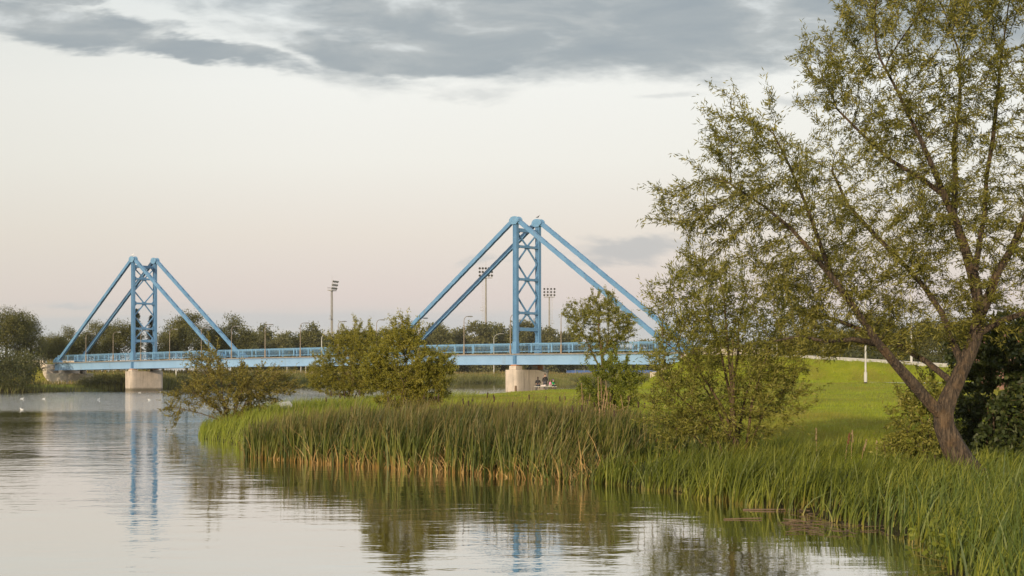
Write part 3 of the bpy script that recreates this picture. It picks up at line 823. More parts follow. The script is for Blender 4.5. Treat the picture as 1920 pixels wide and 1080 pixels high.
def wood(pos, par, R, off):
    """tubes along every chain of the skeleton"""
    n = len(pos); ch = [[] for _ in range(n)]
    for i, p in enumerate(par):
        if p >= 0: ch[p].append(i)
    V_, F_ = [], []; stack = [(i, -1) for i in range(n) if par[i] < 0]; cnt = 0
    while stack:
        i, frm = stack.pop(); chain = [i]
        while ch[chain[-1]]:
            c = sorted(ch[chain[-1]], key=lambda q: -R[q]); chain.append(c[0])
            for o in c[1:]: stack.append((o, chain[-2]))
        idx = ([frm] if frm >= 0 else [])+chain
        if len(idx) < 2: continue
        pts = pos[idx]-off; rad = R[idx].copy()
        if frm >= 0: rad[0] = min(rad[0], rad[1]*1.35)
        m = 30 if rad.max() > .1 else 10 if rad.max() > .06 else (6 if rad.max() > .025 else (4 if rad.max() > .01 else 3))
        T = unit(np.gradient(pts, axis=0)); ref = np.array([0.31, 0.77, 0.55]); rings = []
        for k in range(len(idx)):
            u = ref-T[k]*(ref@T[k]); u /= max(np.linalg.norm(u), 1e-6); ref = u; v = np.cross(T[k], u)
            a = 2*np.pi*np.arange(m)/m; rr = rad[k]
            if rad[k] > .07 and m == 30: rr = rr*(1+.06*np.sin(3*a+k*.35)+.04*np.sin(5*a-k*.2)+np.array([.11*mnoise.noise(Vector((math.cos(q)*4.2, math.sin(q)*4.2, k*.22)))+.07*mnoise.noise(Vector((math.cos(q)*9, math.sin(q)*9, k*.6))) for q in a]))
            else: rr = np.full(m, rr)
            rings.append(pts[k]+(np.cos(a)*rr)[:, None]*u+(np.sin(a)*rr)[:, None]*v)
        V_.append(np.concatenate(rings)); K = len(idx)
        q = np.arange(K*m).reshape(K, m)+cnt; F_.append(np.stack([q[:-1], np.roll(q[:-1], -1, 1), np.roll(q[1:], -1, 1), q[1:]], 2).reshape(-1, 4)); cnt += K*m
    return np.concatenate(V_), np.concatenate(F_)

def leaves_on(pos, par, R, thr, k, L, Wd, r, off, droop=.15, tipx=6, spread=.8):
    """leaf bases spread over all twigs thinner than thr, plus extra sprays past the ends"""
    par = np.array(par); n = len(pos); tw = np.where((R < thr) & (par >= 0))[0]
    hasch = np.zeros(n, bool); hasch[par[par >= 0]] = True; tips = tw[~hasch[tw]]
    a = pos[par[tw]]; b = pos[tw]; kk = r.poisson(k, len(tw)); ii = np.repeat(np.arange(len(tw)), kk)
    base = a[ii]+(b-a)[ii]*r.random((len(ii), 1)); d = unit((b-a)[ii])
    jj = np.repeat(tips, tipx); dt = unit(pos[jj]-pos[par[jj]]); ext = r.random((len(jj), 1))
    sd_ = unit(r.normal(size=(len(tips), 3))*.5+unit(pos[tips]-pos[par[tips]])); sd_ = np.repeat(sd_, tipx, 0)
    base = np.concatenate([base, pos[jj]+sd_*ext*L*2.2]); d = np.concatenate([d, sd_])
    m = len(base); D = unit(d*.75+unit(r.normal(size=(m, 3)))*spread+np.array([0, 0, -droop]))
    base = base+r.normal(size=(m, 3))*L*.34
    v, f = leaf_faces(base-off, D, L*r.uniform(.6, 1.2, m), Wd*r.uniform(.75, 1.25, m), r)
    return v, f, m

def ellipsoid_pts(r, n, c, rad, shell=.0, thr=None, nscale=1.2):
    out_ = []; c = np.array(c); rad = np.array(rad)
    while len(out_) < n:
        p = unit(r.normal(size=(n, 3)))*(r.random((n, 1))**(1/3*(1-shell)))
        q = c+p*rad
        if thr is not None:
            q = np.array([x for x in q if mnoise.noise(Vector(x)*nscale) > thr+r.normal()*.06]).reshape(-1, 3)
        out_ += list(q)
    return np.array(out_[:n])

def woody(name, label, cat, base, limbs, attr, leaf, wood_mat, leaf_mat, r, step=.16, kill=.22, infl=3.0, iters=140, trop=(0, 0, .05), tip=.004, group=None,
          thr=.02, k=9, L=.1, Wd=.018, droop=.15, tipx=6, spread=.8, trunk_name='trunk', shoots=None):
    root = empty(name, base, label, cat, group); off = np.array(root.location)
    p, par, rf = skeleton(limbs)
    pos, par, rf = colonize(p, par, rf, attr, step, infl, kill, iters, np.array(trop), r)
    if shoots:                                   # straight young shoots that stick out of the crown
        cnt, la, lb, up = shoots; cen = pos[len(pos)//3:].mean(0); hasc = np.zeros(len(pos), bool); hasc[[q for q in par if q >= 0]] = True
        tips = np.where(~hasc)[0]; out_d = np.linalg.norm((pos[tips]-cen)/np.maximum(pos.std(0), .1), axis=1)
        pick = r.choice(tips, min(cnt, len(tips)), replace=False, p=(out_d**1.5)/(out_d**1.5).sum()); pos = list(pos); par = list(par); rf = list(rf)
        for i in pick:
            d = unit(np.array(pos[i])-cen)*.8+unit(np.array(pos[i])-pos[par[i]])*.5+np.array([0, 0, up])+r.normal(size=3)*.22; d = d/np.linalg.norm(d)
            n_ = max(2, int(r.uniform(la, lb)/(step*.7))); prev = int(i); q = np.array(pos[i])
            for j in range(n_):
                q = q+d*step*.7; d = unit(d+r.normal(size=3)*.05+np.array([0, 0, -.02])); pos.append(q); par.append(prev); rf.append(0.0); prev = len(pos)-1
        pos = np.array(pos)
    R = radii(pos, par, rf, tip); v, f = wood(pos, par, R, off)
    me = np_mesh(trunk_name, v, f); me.polygons.foreach_set('use_smooth', np.ones(len(f), bool))
    link(trunk_name, me, root, wood_mat)
    v, f, m = leaves_on(pos, par, R, thr, k, L, Wd, r, off, droop, tipx, spread)
    link('crown', np_mesh('crown', v, f, {'rnd': ('FACE', r.random(m))}), root, leaf_mat)
    return root

M_lw = leafmat('willow_leaf', [(0.0, (0.092,0.092,0.015)), (0.35, (0.168,0.162,0.026)), (0.7, (0.253,0.231,0.040)), (1.0, (0.389,0.347,0.110))], .42)
M_ls = leafmat('shrub_leaf', [(0.0, (0.103,0.113,0.016)), (0.4, (0.183,0.184,0.028)), (0.75, (0.264,0.249,0.045)), (1.0, (0.389,0.356,0.110))], .42)
M_lo = leafmat('olive_shrub_leaf', [(0.0, (0.131,0.133,0.016)), (0.4, (0.222,0.207,0.024)), (0.75, (0.302,0.272,0.036)), (1.0, (0.403,0.336,0.070))], .42)
M_lr = leafmat('russet_shrub_leaf', [(0.0, (0.100,0.080,0.020)), (0.4, (0.177,0.145,0.028)), (0.75, (0.248,0.212,0.036)), (1.0, (0.295,0.265,0.055))], .35)
M_lg = leafmat('green_shrub_leaf', [(0.0, (.085,.110,.012)), (0.5, (.16,.185,.018)), (1.0, (.25,.255,.035))], .4)
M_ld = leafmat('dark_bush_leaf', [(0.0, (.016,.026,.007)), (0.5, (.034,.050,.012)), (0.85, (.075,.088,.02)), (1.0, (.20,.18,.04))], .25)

def limb(*pts, Y=23.7):
    """(px, py, radius, depth offset) along a limb"""
    return [(P(px, py, Y+(q[0] if q else 0)), rad) for px, py, rad, *q in pts]

# ---- the big willow
YW = 23.7
rW = np.random.default_rng(11)
limbs = [
 limb((1818, 901, .37), (1812, 884, .26), (1802, 865, .215), (1786, 835, .188), (1772, 800, .168), (1770, 775, .155), (1780, 745, .138), (1795, 715, .127), (1810, 680, .119), (1825, 645, .113), (1834, 610, .115, .1), (1834, 565, .09, .15), (1822, 510, .088, .1), (1806, 455, .075), (1788, 405, .064, -.1),
      (1770, 365, .055, -.2), (1752, 320, .045, -.3), (1730, 270, .037, -.3), (1706, 220, .029, -.3), (1680, 165, .022, -.2), (1650, 110, .015, -.2)),
 limb((1770, 785, .105), (1740, 752, .095, -.1), (1708, 715, .086, -.25), (1676, 678, .076, -.4), (1648, 645, .066, -.5), (1622, 608, .055, -.6), (1596, 568, .055, -.7), (1560, 520, .045, -.8), (1520, 470, .036, -.9), (1480, 425, .028, -1.0), (1430, 385, .020, -1.1), (1370, 345, .012, -1.2)),
 limb((1808, 688, .075), (1785, 640, .062, .3), (1768, 590, .052, .5), (1735, 540, .045, .8), (1690, 490, .037, 1.0), (1640, 440, .04, 1.1), (1590, 385, .03, 1.1), (1560, 320, .02, 1.2)),
 limb((1792, 722, .06), (1740, 680, .05, .5), (1690, 650, .055, .8), (1630, 625, .045, 1.0), (1570, 600, .032, 1.1), (1500, 585, .02, 1.2)),
 limb((1833, 600, .09), (1852, 560, .078, -.2), (1868, 515, .068, -.3), (1895, 470, .06, -.5), (1920, 415, .05, -.6), (1950, 350, .04, -.7), (1970, 270, .04, -.8), (1985, 190, .028, -.8)),
 limb((1826, 520, .06), (1836, 460, .05, .4), (1846, 400, .043, .6), (1850, 330, .036, .7), (1862, 260, .04, .7), (1870, 180, .03, .7), (1880, 90, .02, .7)),
 limb((1788, 405, .06), (1792, 340, .048, .5), (1788, 270, .04, .8), (1800, 190, .03, .9), (1800, 110, .02, .9)),
 limb((1836, 625, .06), (1880, 600, .05, -.3), (1930, 585, .04, -.5), (1990, 560, .03, -.6)),
 limb((1648, 645, .06), (1600, 636, .040, -.7), (1545, 640, .030, -.8), (1500, 630, .020, -.9), (1450, 640, .012, -1.0)),
 limb((1770, 365, .05), (1720, 330, .04, .2), (1670, 300, .032, .3), (1620, 255, .024, .3), (1570, 205, .016, .3)),
 limb((1560, 520, .045), (1535, 450, .036, -.6), (1510, 380, .028, -.6), (1480, 310, .02, -.6), (1450, 250, .014, -.6)),
]
att = []
for cx, cy, rx, ry, dY, rY, n in ((1715, 110, 190, 170, 0, 1.6, 1250), (1800, -70, 220, 150, 0, 1.8, 600), (1930, 190, 170, 260, 0, 1.7, 800), (1650, 330, 150, 160, .3, 1.4, 520),
      (1395, 330, 110, 145, -.9, 1.0, 520), (1310, 385, 72, 85, -1.0, .6, 190), (1470, 440, 120, 130, -.8, 1.0, 420), (1400, 490, 110, 42, -.8, .8, 140), (1600, 545, 170, 95, .2, 1.3, 640),
      (1535, 572, 80, 60, -.1, 1.0, 220), (1650, 612, 160, 42, .2, 1.2, 380), (1530, 638, 90, 34, -.2, .9, 140), (1840, 480, 150, 170, .3, 1.6, 620), (1545, 140, 60, 90, .2, .8, 120), (1990, 480, 120, 160, 0, 1.4, 260),
      (1745, 395, 120, 110, .8, 1.2, 320)):
    c_ = P(cx, cy, YW+dY); k_ = YW/F
    att.append(ellipsoid_pts(rW, n, c_, (rx*k_, rY, ry*k_), .35, -.10, 1.5))
att = np.concatenate(att)
bw = P(1802, 893, YW)
big_willow = woody('willow_tree', 'large leaning willow with rough forked trunk and airy crown, beside the reeds', 'tree', (bw.x, bw.y, gz(bw.x, bw.y)), limbs, att, None, M_bark, M_lw, rW,
      step=.125, kill=.155, infl=2.2, iters=130, trop=(-.02, 0, .10), tip=.0036, thr=.012, k=15.5, L=.102, Wd=.0175, droop=.12, tipx=12, spread=.75, shoots=(360, .2, .45, .75))

def bushlimbs(r, base, tops, r0=.03, wob=.12):
    out_ = []
    for (tx, ty, tz, rr) in tops:
        b_ = Vector(base)+Vector((r.normal()*.12, r.normal()*.12, -.05)); t_ = Vector((tx, ty, tz)); pts = []
        for k in range(6):
            f = k/5; p_ = b_.lerp(t_, f)
            p_.x += (t_.x-b_.x)*(-.35*f*(1-f))+r.normal()*wob*f*.4; p_.z += (t_.z-b_.z)*.35*f*(1-f); pts.append((p_, rr*(1-.75*f)))
        out_.append(pts)
    return out_

# ---- multi-stemmed willow shrub in front of the ramp (px 1200-1510)
YS = 28.0; r = np.random.default_rng(21)
b_ = P(1385, 852, YS); b_.z = gz(b_.x, b_.y)
tops = [(*P(px, py, YS+dy), rr) for px, py, dy, rr in ((1250, 640, -.3, .04), (1310, 560, .3, .045), (1345, 510, 0, .04), (1400, 560, .5, .04), (1450, 620, -.2, .04), (1480, 720, .2, .03), (1260, 730, -.4, .03), (1370, 640, -.6, .04), (1420, 680, .6, .035), (1230, 790, .2, .02), (1290, 680, .6, .03))]
att = np.concatenate([ellipsoid_pts(r, n, P(cx, cy, YS+dy), (rx*YS/F, ry_, rz*YS/F), .3, -.12, 2.0) for cx, cy, rx, rz, dy, ry_, n in
     ((1355, 690, 140, 125, 0, 1.2, 1250), (1300, 590, 85, 90, 0, .8, 420), (1360, 545, 55, 62, 0, .6, 200), (1430, 620, 70, 70, .1, .7, 260), (1450, 740, 65, 60, 0, .7, 220), (1265, 770, 60, 60, 0, .7, 220), (1360, 795, 110, 42, 0, .9, 380), (1240, 560, 25, 45, 0, .3, 40), (1490, 690, 25, 40, .1, .3, 40))])
woody('willow_shrub', 'tall many-stemmed willow shrub on the bank, left of the big willow', 'shrub', b_, bushlimbs(r, b_, tops), att, None, M_twig, M_ls, r,
      step=.09, kill=.11, infl=1.6, iters=110, trop=(0, 0, .22), tip=.003, thr=.012, k=8, L=.10, Wd=.021, droop=.0, tipx=6, spread=.65, shoots=(200, .2, .5, 1.0))

# ---- slender small tree and the green bush below it (px 1055-1200)
YT = 60.0; r = np.random.default_rng(23)
b_ = P(1128, 745, YT); b_.z = gz(b_.x, b_.y)
bt = P(1128, 700, YT)
limbs = [[(b_, .10), (P(1129, 720, YT), .08), (P(1131, 695, YT), .07), (P(1128, 660, YT), .055), (P(1122, 620, YT), .04), (P(1125, 580, YT), .02)],
         [(P(1130, 700, YT), .045), (P(1112, 665, YT-.1), .035), (P(1098, 635, YT-.2), .025), (P(1082, 605, YT-.2), .012)],
         [(P(1131, 690, YT), .045), (P(1150, 660, YT+.2), .03), (P(1160, 625, YT+.2), .02), (P(1160, 585, YT+.2), .012)],
         [(P(1129, 672, YT), .03), (P(1141, 635, YT-.3), .022), (P(1140, 590, YT-.3), .012)]]
att = np.concatenate([ellipsoid_pts(r, n, P(cx, cy, YT+dy), (rx*YT/F, ry_, rz*YT/F), .35, -.12, 1.3) for cx, cy, rx, rz, dy, ry_, n in
     ((1125, 605, 66, 48, 0, 1.3, 760), (1085, 580, 30, 24, 0, .5, 110), (1130, 565, 28, 24, 0, .5, 120), (1122, 648, 40, 26, 0, .8, 150), (1165, 620, 24, 32, 0, .5, 110))])
woody('young_tree', 'slender young tree with rounded airy crown in front of the bridge railing', 'tree', b_, limbs, att, None, M_twig, M_ls, r,
      step=.11, kill=.125, infl=2.0, iters=80, trop=(0, 0, .10), tip=.0042, thr=.016, k=17, L=.085, Wd=.025, tipx=8, shoots=(70, .15, .3, .4))
YB = 44.0; r = np.random.default_rng(24)
b_ = P(1140, 808, YB); b_.z = gz(b_.x, b_.y)
tops = [(*P(px, py, YB+dy), .016) for px, py, dy in ((1105, 720, 0), (1125, 700, .2), (1150, 705, -.2), (1170, 715, .1), (1185, 745, .2), (1098, 765, -.1), (1155, 740, .4))]
att = np.concatenate([ellipsoid_pts(r, n, P(cx, cy, YB), (rx*YB/F, .7, rz*YB/F), .3, -.15, 2.0) for cx, cy, rx, rz, n in
     ((1165, 735, 38, 55, 420), (1118, 745, 36, 52, 330), (1145, 785, 46, 30, 220), (1150, 695, 26, 26, 110), (1130, 810, 40, 22, 120))])
woody('green_bush', 'small bright green bush at the foot of the slender young tree', 'shrub', b_, bushlimbs(r, b_, tops, wob=.05), att, None, M_twig, M_lg, r,
      step=.09, kill=.12, infl=1.2, iters=50, trop=(0, 0, .1), tip=.0028, thr=.012, k=13, L=.085, Wd=.034, tipx=6, shoots=(110, .2, .45, .6))

# ---- the twin shrubs on the point (px 580-850)
for (nm, lab, Yq, bqx, bqy, lobes, mat, seed, L_, W_, sc) in (
   ('rounded_shrub', 'dense olive shrub, left of the twin pair on the grassy point', 80.0, 655, 742, ((650, 690, 62, 46, 1.4, 900), (672, 645, 50, 30, 1.1, 430), (605, 705, 30, 34, .8, 260), (655, 728, 62, 18, 1.1, 260), (640, 618, 6, 18, .2, 24), (668, 612, 6, 18, .2, 24), (635, 640, 26, 20, .7, 110), (692, 625, 12, 22, .4, 50), (690, 690, 40, 46, 1.2, 320)), M_lo, 31, .12, .038, 1.0),
   ('rounded_shrub', 'light olive shrub with long upright shoots, right of the twin pair on the grassy point', 44.0, 762, 780, ((760, 690, 66, 58, 1.3, 950), (755, 640, 30, 28, .7, 190), (815, 700, 36, 46, .8, 340), (765, 750, 66, 20, 1.1, 300), (745, 612, 6, 24, .2, 26), (786, 622, 7, 24, .2, 26), (722, 632, 6, 20, .2, 20), (705, 690, 28, 46, .7, 200), (765, 615, 8, 20, .25, 30), (800, 740, 40, 26, .8, 180)), M_lo, 32, .10, .029, .72)):
    r = np.random.default_rng(seed); b_ = P(bqx, bqy, Yq); b_.z = gz(b_.x, b_.y)
    tops = [(*P(bqx+dx_, bqy-hh, Yq+r.normal()*.5), .03) for dx_, hh in ((-50, 60), (-25, 95), (0, 110), (25, 90), (50, 60), (-10, 70), (15, 60), (38, 95))]
    att = np.concatenate([ellipsoid_pts(r, n, P(cx, cy, Yq), (rx*Yq/F, ry_*sc, rz*Yq/F), .35, -.2, 1.2/sc) for cx, cy, rx, rz, ry_, n in lobes])
    woody(nm, lab, 'shrub', b_, bushlimbs(r, b_, tops, wob=.2), att, None, M_twig, mat, r, step=.12*sc, kill=.14*sc, infl=2.5*sc, iters=80, trop=(0, 0, .14), tip=.005*sc, thr=.025, k=15, L=L_*.88, Wd=W_*.88, tipx=9, shoots=(130, .2*sc, .55*sc, 1.0), group='twin shrubs on the point')

# ---- russet shrub at the tip, leaning over the water (px 310-560)
YR = 58.0; r = np.random.default_rng(41)
b_ = P(432, 785, YR); b_.z = gz(b_.x, b_.y)
tops = [(*P(px, py, YR+dy), .03) for px, py, dy in ((345, 730, -.3), (385, 700, .3), (410, 670, 0), (440, 690, .4), (480, 695, -.3), (520, 705, .2), (330, 765, -.5), (365, 745, .3), (460, 720, .5), (400, 720, -.5), (500, 730, .2))]
att = np.concatenate([ellipsoid_pts(r, n, P(cx, cy, YR+dy), (rx*YR/F, ry_, rz*YR/F), .3, -.15, 1.6) for cx, cy, rx, rz, dy, ry_, n in
     ((440, 725, 82, 36, 0, 1.3, 700), (395, 690, 34, 26, 0, .7, 170), (500, 715, 44, 26, 0, .8, 210), (360, 745, 38, 20, -.2, .6, 90), (330, 765, 20, 22, -.3, .4, 40), (440, 760, 46, 28, 0, .9, 300), (470, 745, 50, 26, .3, .9, 220), (400, 660, 14, 18, 0, .3, 26), (535, 725, 20, 20, 0, .4, 50))])
woody('russet_shrub', 'reddish-brown twiggy shrub leaning over the water at the tip of the point', 'shrub', b_, bushlimbs(r, b_, tops, wob=.15), att, None, M_twig, M_lr, r,
      step=.13, kill=.17, infl=2.0, iters=60, trop=(-.03, 0, .04), tip=.0065, thr=.022, k=10, L=.105, Wd=.034, droop=.15, tipx=4, shoots=(240, .25, .65, .5))

# ---- undergrowth at the willow's foot and the dark bush behind it
YD = 27.0; r = np.random.default_rng(51)
b_ = P(1862, 868, YD); b_.z = gz(b_.x, b_.y)
tops = [(*P(px, py, YD+dy), .02) for px, py, dy in ((1780, 700, .2), (1820, 640, .4), (1860, 620, .2), (1900, 640, 0), (1950, 650, .3), (1840, 740, -.5), (1890, 730, -.6), (1930, 760, -.5), (2000, 700, 0))]
att = np.concatenate([ellipsoid_pts(r, n, P(cx, cy, YD+dy), (rx*YD/F, ry_, rz*YD/F), .3, -.25, 1.5) for cx, cy, rx, rz, dy, ry_, n in
     ((1880, 740, 95, 125, .3, 1.2, 1300), (1830, 660, 60, 60, .5, .9, 350), (1960, 700, 80, 120, .3, 1.2, 500), (1800, 800, 55, 55, .6, .8, 260), (1900, 640, 70, 60, .6, .9, 350), (1890, 830, 100, 40, -.1, .9, 330))])
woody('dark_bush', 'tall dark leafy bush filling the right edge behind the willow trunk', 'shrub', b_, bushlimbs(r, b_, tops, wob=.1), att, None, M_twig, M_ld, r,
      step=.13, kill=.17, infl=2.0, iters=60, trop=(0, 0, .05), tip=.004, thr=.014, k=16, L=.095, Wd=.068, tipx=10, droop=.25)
YU = 25.2; r = np.random.default_rng(52)
b_ = P(1752, 868, YU); b_.z = gz(b_.x, b_.y)
tops = [(*P(px, py, YU+dy), .014) for px, py, dy in ((1715, 770, 0), (1735, 740, .3), (1755, 730, .2), (1700, 810, -.2), (1725, 800, .3), (1765, 790, -.1))]
att = np.concatenate([ellipsoid_pts(r, n, P(cx, cy, YU), (rx*YU/F, .55, rz*YU/F), .3, -.2, 2.0) for cx, cy, rx, rz, n in
     ((1735, 800, 42, 60, 420), (1715, 760, 24, 34, 90), (1705, 830, 26, 30, 110), (1750, 740, 22, 30, 80))])
woody('sapling_bush', 'yellow-green leafy suckers growing at the left foot of the willow trunk', 'shrub', b_, bushlimbs(r, b_, tops, wob=.06), att, None, M_twig, M_ls, r,
      step=.09, kill=.12, infl=1.2, iters=50, trop=(-.02, 0, .1), tip=.003, thr=.01, k=11, L=.08, Wd=.032, tipx=4, shoots=(80, .15, .4, .4))

# ---------------------------------------------------------------- distant trees: leaf clumps round limbs
def farcrown(r, env, ncl, per, size, cl_r, shell=.5, up=.0):
    """env: list of (cx,cy,cz,rx,ry,rz,weight); returns leaf mesh data and clump centres"""
    wts = np.array([e[6] for e in env]); wts = wts/wts.sum(); C = []
    for i in r.choice(len(env), ncl, p=wts):
        e = env[i]; C.append(np.array(e[:3])+unit(r.normal(size=3))*(r.random()**(1/3*(1-shell)))*np.array(e[3:6]))
    C = np.array(C); cr = cl_r*r.uniform(.6, 1.35, ncl); ii = np.repeat(np.arange(ncl), per)
    off = r.normal(size=(len(ii), 3)); base = C[ii]+off*cr[ii][:, None]*np.array([.62, .62, .5])
    D = unit(unit(off)*.7+r.normal(size=off.shape)*.7+np.array([0, 0, up])); m = len(ii)
    v, f = leaf_faces(base, D, size*r.uniform(.6, 1.3, m), size*.55*r.uniform(.6, 1.3, m), r)
    rnd = np.clip(r.random(ncl)[ii]*.55+r.random(m)*.45, 0, 1)
    return v, f, rnd, C

def far_tree_meshes(r, env, ncl, per, size, cl_r, trunk_h, trunk_r, mat, bark=None, shell=.5, up=0.0, nlimb=9):
    v, f, rnd, C = farcrown(r, env, ncl, per, size, cl_r, shell, up)
    crown = np_mesh('crown', v, f, {'rnd': ('FACE', rnd)}); crown.materials.append(mat)
    mb = MB(); mb.tube([(0, 0, -.6), (0, 0, trunk_h*.5), (trunk_r*.5, 0, trunk_h)], [trunk_r, trunk_r*.75, trunk_r*.5], 7)
    for c in C[r.choice(len(C), min(nlimb, len(C)), replace=False)]:
        z0 = trunk_h*r.uniform(.45, 1.0); a = Vector((0, 0, z0)); b_ = Vector(c)
        m_ = a.lerp(b_, .5)+Vector((0, 0, -.08*(b_-a).length)); mb.tube([a, m_, b_], [trunk_r*.4, trunk_r*.25, trunk_r*.1], 5, False)
    me = bpy.data.meshes.new('trunk'); me.from_pydata(mb.v, [], mb.f); me.materials.append(bark or M_farbark)
    return crown, me

def plant_far(name, label, cat, xyz, meshes, scale, rz, group=None, names=('crown', 'trunk')):
    root = empty(name, xyz, label, cat, group, rz); root.scale = scale if hasattr(scale, '__len__') else (scale,)*3
    for nm, me in zip(names, meshes):
        o = bpy.data.objects.new(nm, me); COL.objects.link(o); o.parent = root
    return root

M_f1 = leafmat('far_leaf_green', [(0.0, (.055,.060,.018)), (0.45, (.098,.100,.028)), (0.8, (.15,.142,.038)), (1.0, (.21,.185,.055))], .3, big=.3)
M_f2 = leafmat('far_leaf_grey', [(0.0, (.070,.073,.028)), (0.45, (.125,.125,.045)), (0.8, (.18,.172,.065)), (1.0, (.25,.225,.09))], .3, big=.15)
M_f3 = leafmat('far_leaf_conifer', [(0.0, (.010,.018,.008)), (0.6, (.022,.034,.014)), (1.0, (.04,.055,.02))], .1, big=.3)
M_f4 = leafmat('far_leaf_bush', [(0.0, (.030,.036,.010)), (0.5, (.056,.062,.016)), (1.0, (.12,.112,.03))], .25, big=.4)
# unit kinds: heights about 12
def env_round(r, n=7, h=12, w_=4.2, low=.35):
    e = [(0, 0, h*.58, w_*.72, w_*.72, h*.30, 3)]
    for _ in range(n):
        a = r.uniform(0, 6.28); zz = h*r.uniform(low, .86); q = w_*r.uniform(.35, .75)*(1.15-abs(zz/h-.5))
        e.append((math.cos(a)*q, math.sin(a)*q, zz, w_*.42, w_*.42, h*.13, 1))
    e.append((0, 0, h*.88, w_*.3, w_*.3, h*.10, .6)); return e
r = np.random.default_rng(61)
K_round = [far_tree_meshes(r, env_round(r), 190, 75, .34, 1.0, 7, .32, M_f1) for _ in range(3)]
K_light = [far_tree_meshes(r, env_round(r, 8, 12, 4.4, .22), 190, 75, .32, .95, 7, .3, M_f2) for _ in range(2)]
def env_plume(r, h=15):
    e = []
    for _ in range(7):
        a = r.uniform(0, 6.28); q = r.uniform(.4, 2.3); t_ = h*r.uniform(.72, 1.0)*(1-.06*q)
        e.append((math.cos(a)*q, math.sin(a)*q, t_*.56, 1.0, 1.0, t_*.44, 1))
    e.append((0, 0, h*.28, 2.9, 2.6, h*.27, 3)); e.append((0, 0, 1.2, 3.0, 2.6, 1.4, 1.2)); return e
K_plume = [far_tree_meshes(r, env_plume(r), 190, 60, .55, .95, 8, .3, M_f2 if i % 2 else M_f1, up=.9) for i in range(4)]
def env_bush(r):
    e = [(0, 0, .9, 1.6, 1.6, .9, 2)]
    for _ in range(5): a = r.uniform(0, 6.28); e.append((math.cos(a)*1.2, math.sin(a)*1.2, r.uniform(.5, 1.7), .8, .8, .6, 1))
    return e
K_bush = [far_tree_meshes(r, env_bush(r), 60, 45, .17, .42, 1.2, .06, M_f4, nlimb=8) for _ in range(3)]
# conifer
def conifer(r, h=13):
    V_, F_, R_ = [], [], []; cnt = 0; z = 1.2
    while z < h-.2:
        rad = 2.4*(1-z/h)**.8*r.uniform(.75, 1.1)+.12
        for k in range(9):
            a = r.uniform(0, 6.28); L = rad*r.uniform(.6, 1.1); m = 26; t_ = r.random((m, 1))
            base = np.array([0, 0, z])+t_*np.array([math.cos(a)*L, math.sin(a)*L, -.22*L])+r.normal(size=(m, 3))*.13
            D = unit(np.array([math.cos(a), math.sin(a), -.4])+r.normal(size=(m, 3))*.55)
            v, f = leaf_faces(base, D, np.full(m, .34), np.full(m, .14), r); V_.append(v); F_.append(f+cnt); cnt += len(v); R_.append(r.random(m))
        z += .42
    cr = np_mesh('crown', np.concatenate(V_), np.concatenate(F_), {'rnd': ('FACE', np.concatenate(R_))}); cr.materials.append(M_f3)
    mb = MB(); mb.tube([(0, 0, -.5), (0, 0, h-.1)], [.2, .03], 7); me = bpy.data.meshes.new('trunk'); me.from_pydata(mb.v, [], mb.f); me.materials.append(M_farbark)
    return cr, me
K_con = [conifer(r) for _ in range(2)]

def far_at(px, top, Y, kind, kh, name, label, cat='tree', group=None, wide=1.0, rz=None):
    x = (px-960)/F*Y; zg = gz(x, Y)-.1; h = CAMZ-(top-HOR)/F*Y-zg; s_ = h/kh
    return plant_far(name, label, cat, (x, Y, zg), kind, (s_*wide, s_*wide, s_), random.uniform(0, 6.28) if rz is None else rz, group)

# left bank group
for px, top, Y, kd, kh, wd, nm, lab in (
   (-70, 585, 228, K_round[0], 12.6, 1.2, 'bank_tree', 'bushy tree at the extreme left edge of the far bank, cut by the frame'),
   (12, 572, 232, K_round[2], 12.6, 1.05, 'bank_tree', 'tall pale willow-like tree at the left edge above the water'),
   (58, 586, 240, K_light[1], 12.6, .85, 'bank_tree', 'pale tree just left of the bridge abutment'),
   (97, 622, 252, K_round[2], 12.6, 1.0, 'bank_tree', 'low tree right behind the left abutment'),
   (128, 608, 262, K_round[1], 12.6, 1.05, 'bank_tree', 'green tree behind the left end of the bridge, beside the outermost stay'),
   (178, 598, 268, K_light[1], 12.6, 1.1, 'bank_tree', 'grey-green tree seen between the left stays of the far tower'),
   (222, 597, 262, K_round[2], 12.6, 1.05, 'bank_tree', 'round tree just left of the far tower'),
   (256, 577, 258, K_con[0], 13, .95, 'spruce_tree', 'dark spruce rising inside the far tower'),
   (283, 590, 262, K_con[1], 13, .85, 'spruce_tree', 'shorter dark spruce at the right leg of the far tower'),
   (306, 618, 285, K_light[0], 12.6, 1.2, 'bank_tree', 'low pale tree in the gap right of the far tower'),
   (350, 582, 275, K_round[0], 12.6, 1.0, 'bank_tree', 'big round tree behind the right stays of the far tower'),
   (392, 602, 283, K_round[2], 12.6, .9, 'bank_tree', 'medium round tree between two larger round ones right of the far tower'),
   (436, 584, 288, K_round[1], 12.6, 1.0, 'bank_tree', 'big round tree above the russet shrub, right end of the round trees')):
    far_at(px, top, Y, kd, kh, nm, lab, 'tree', None, wd)
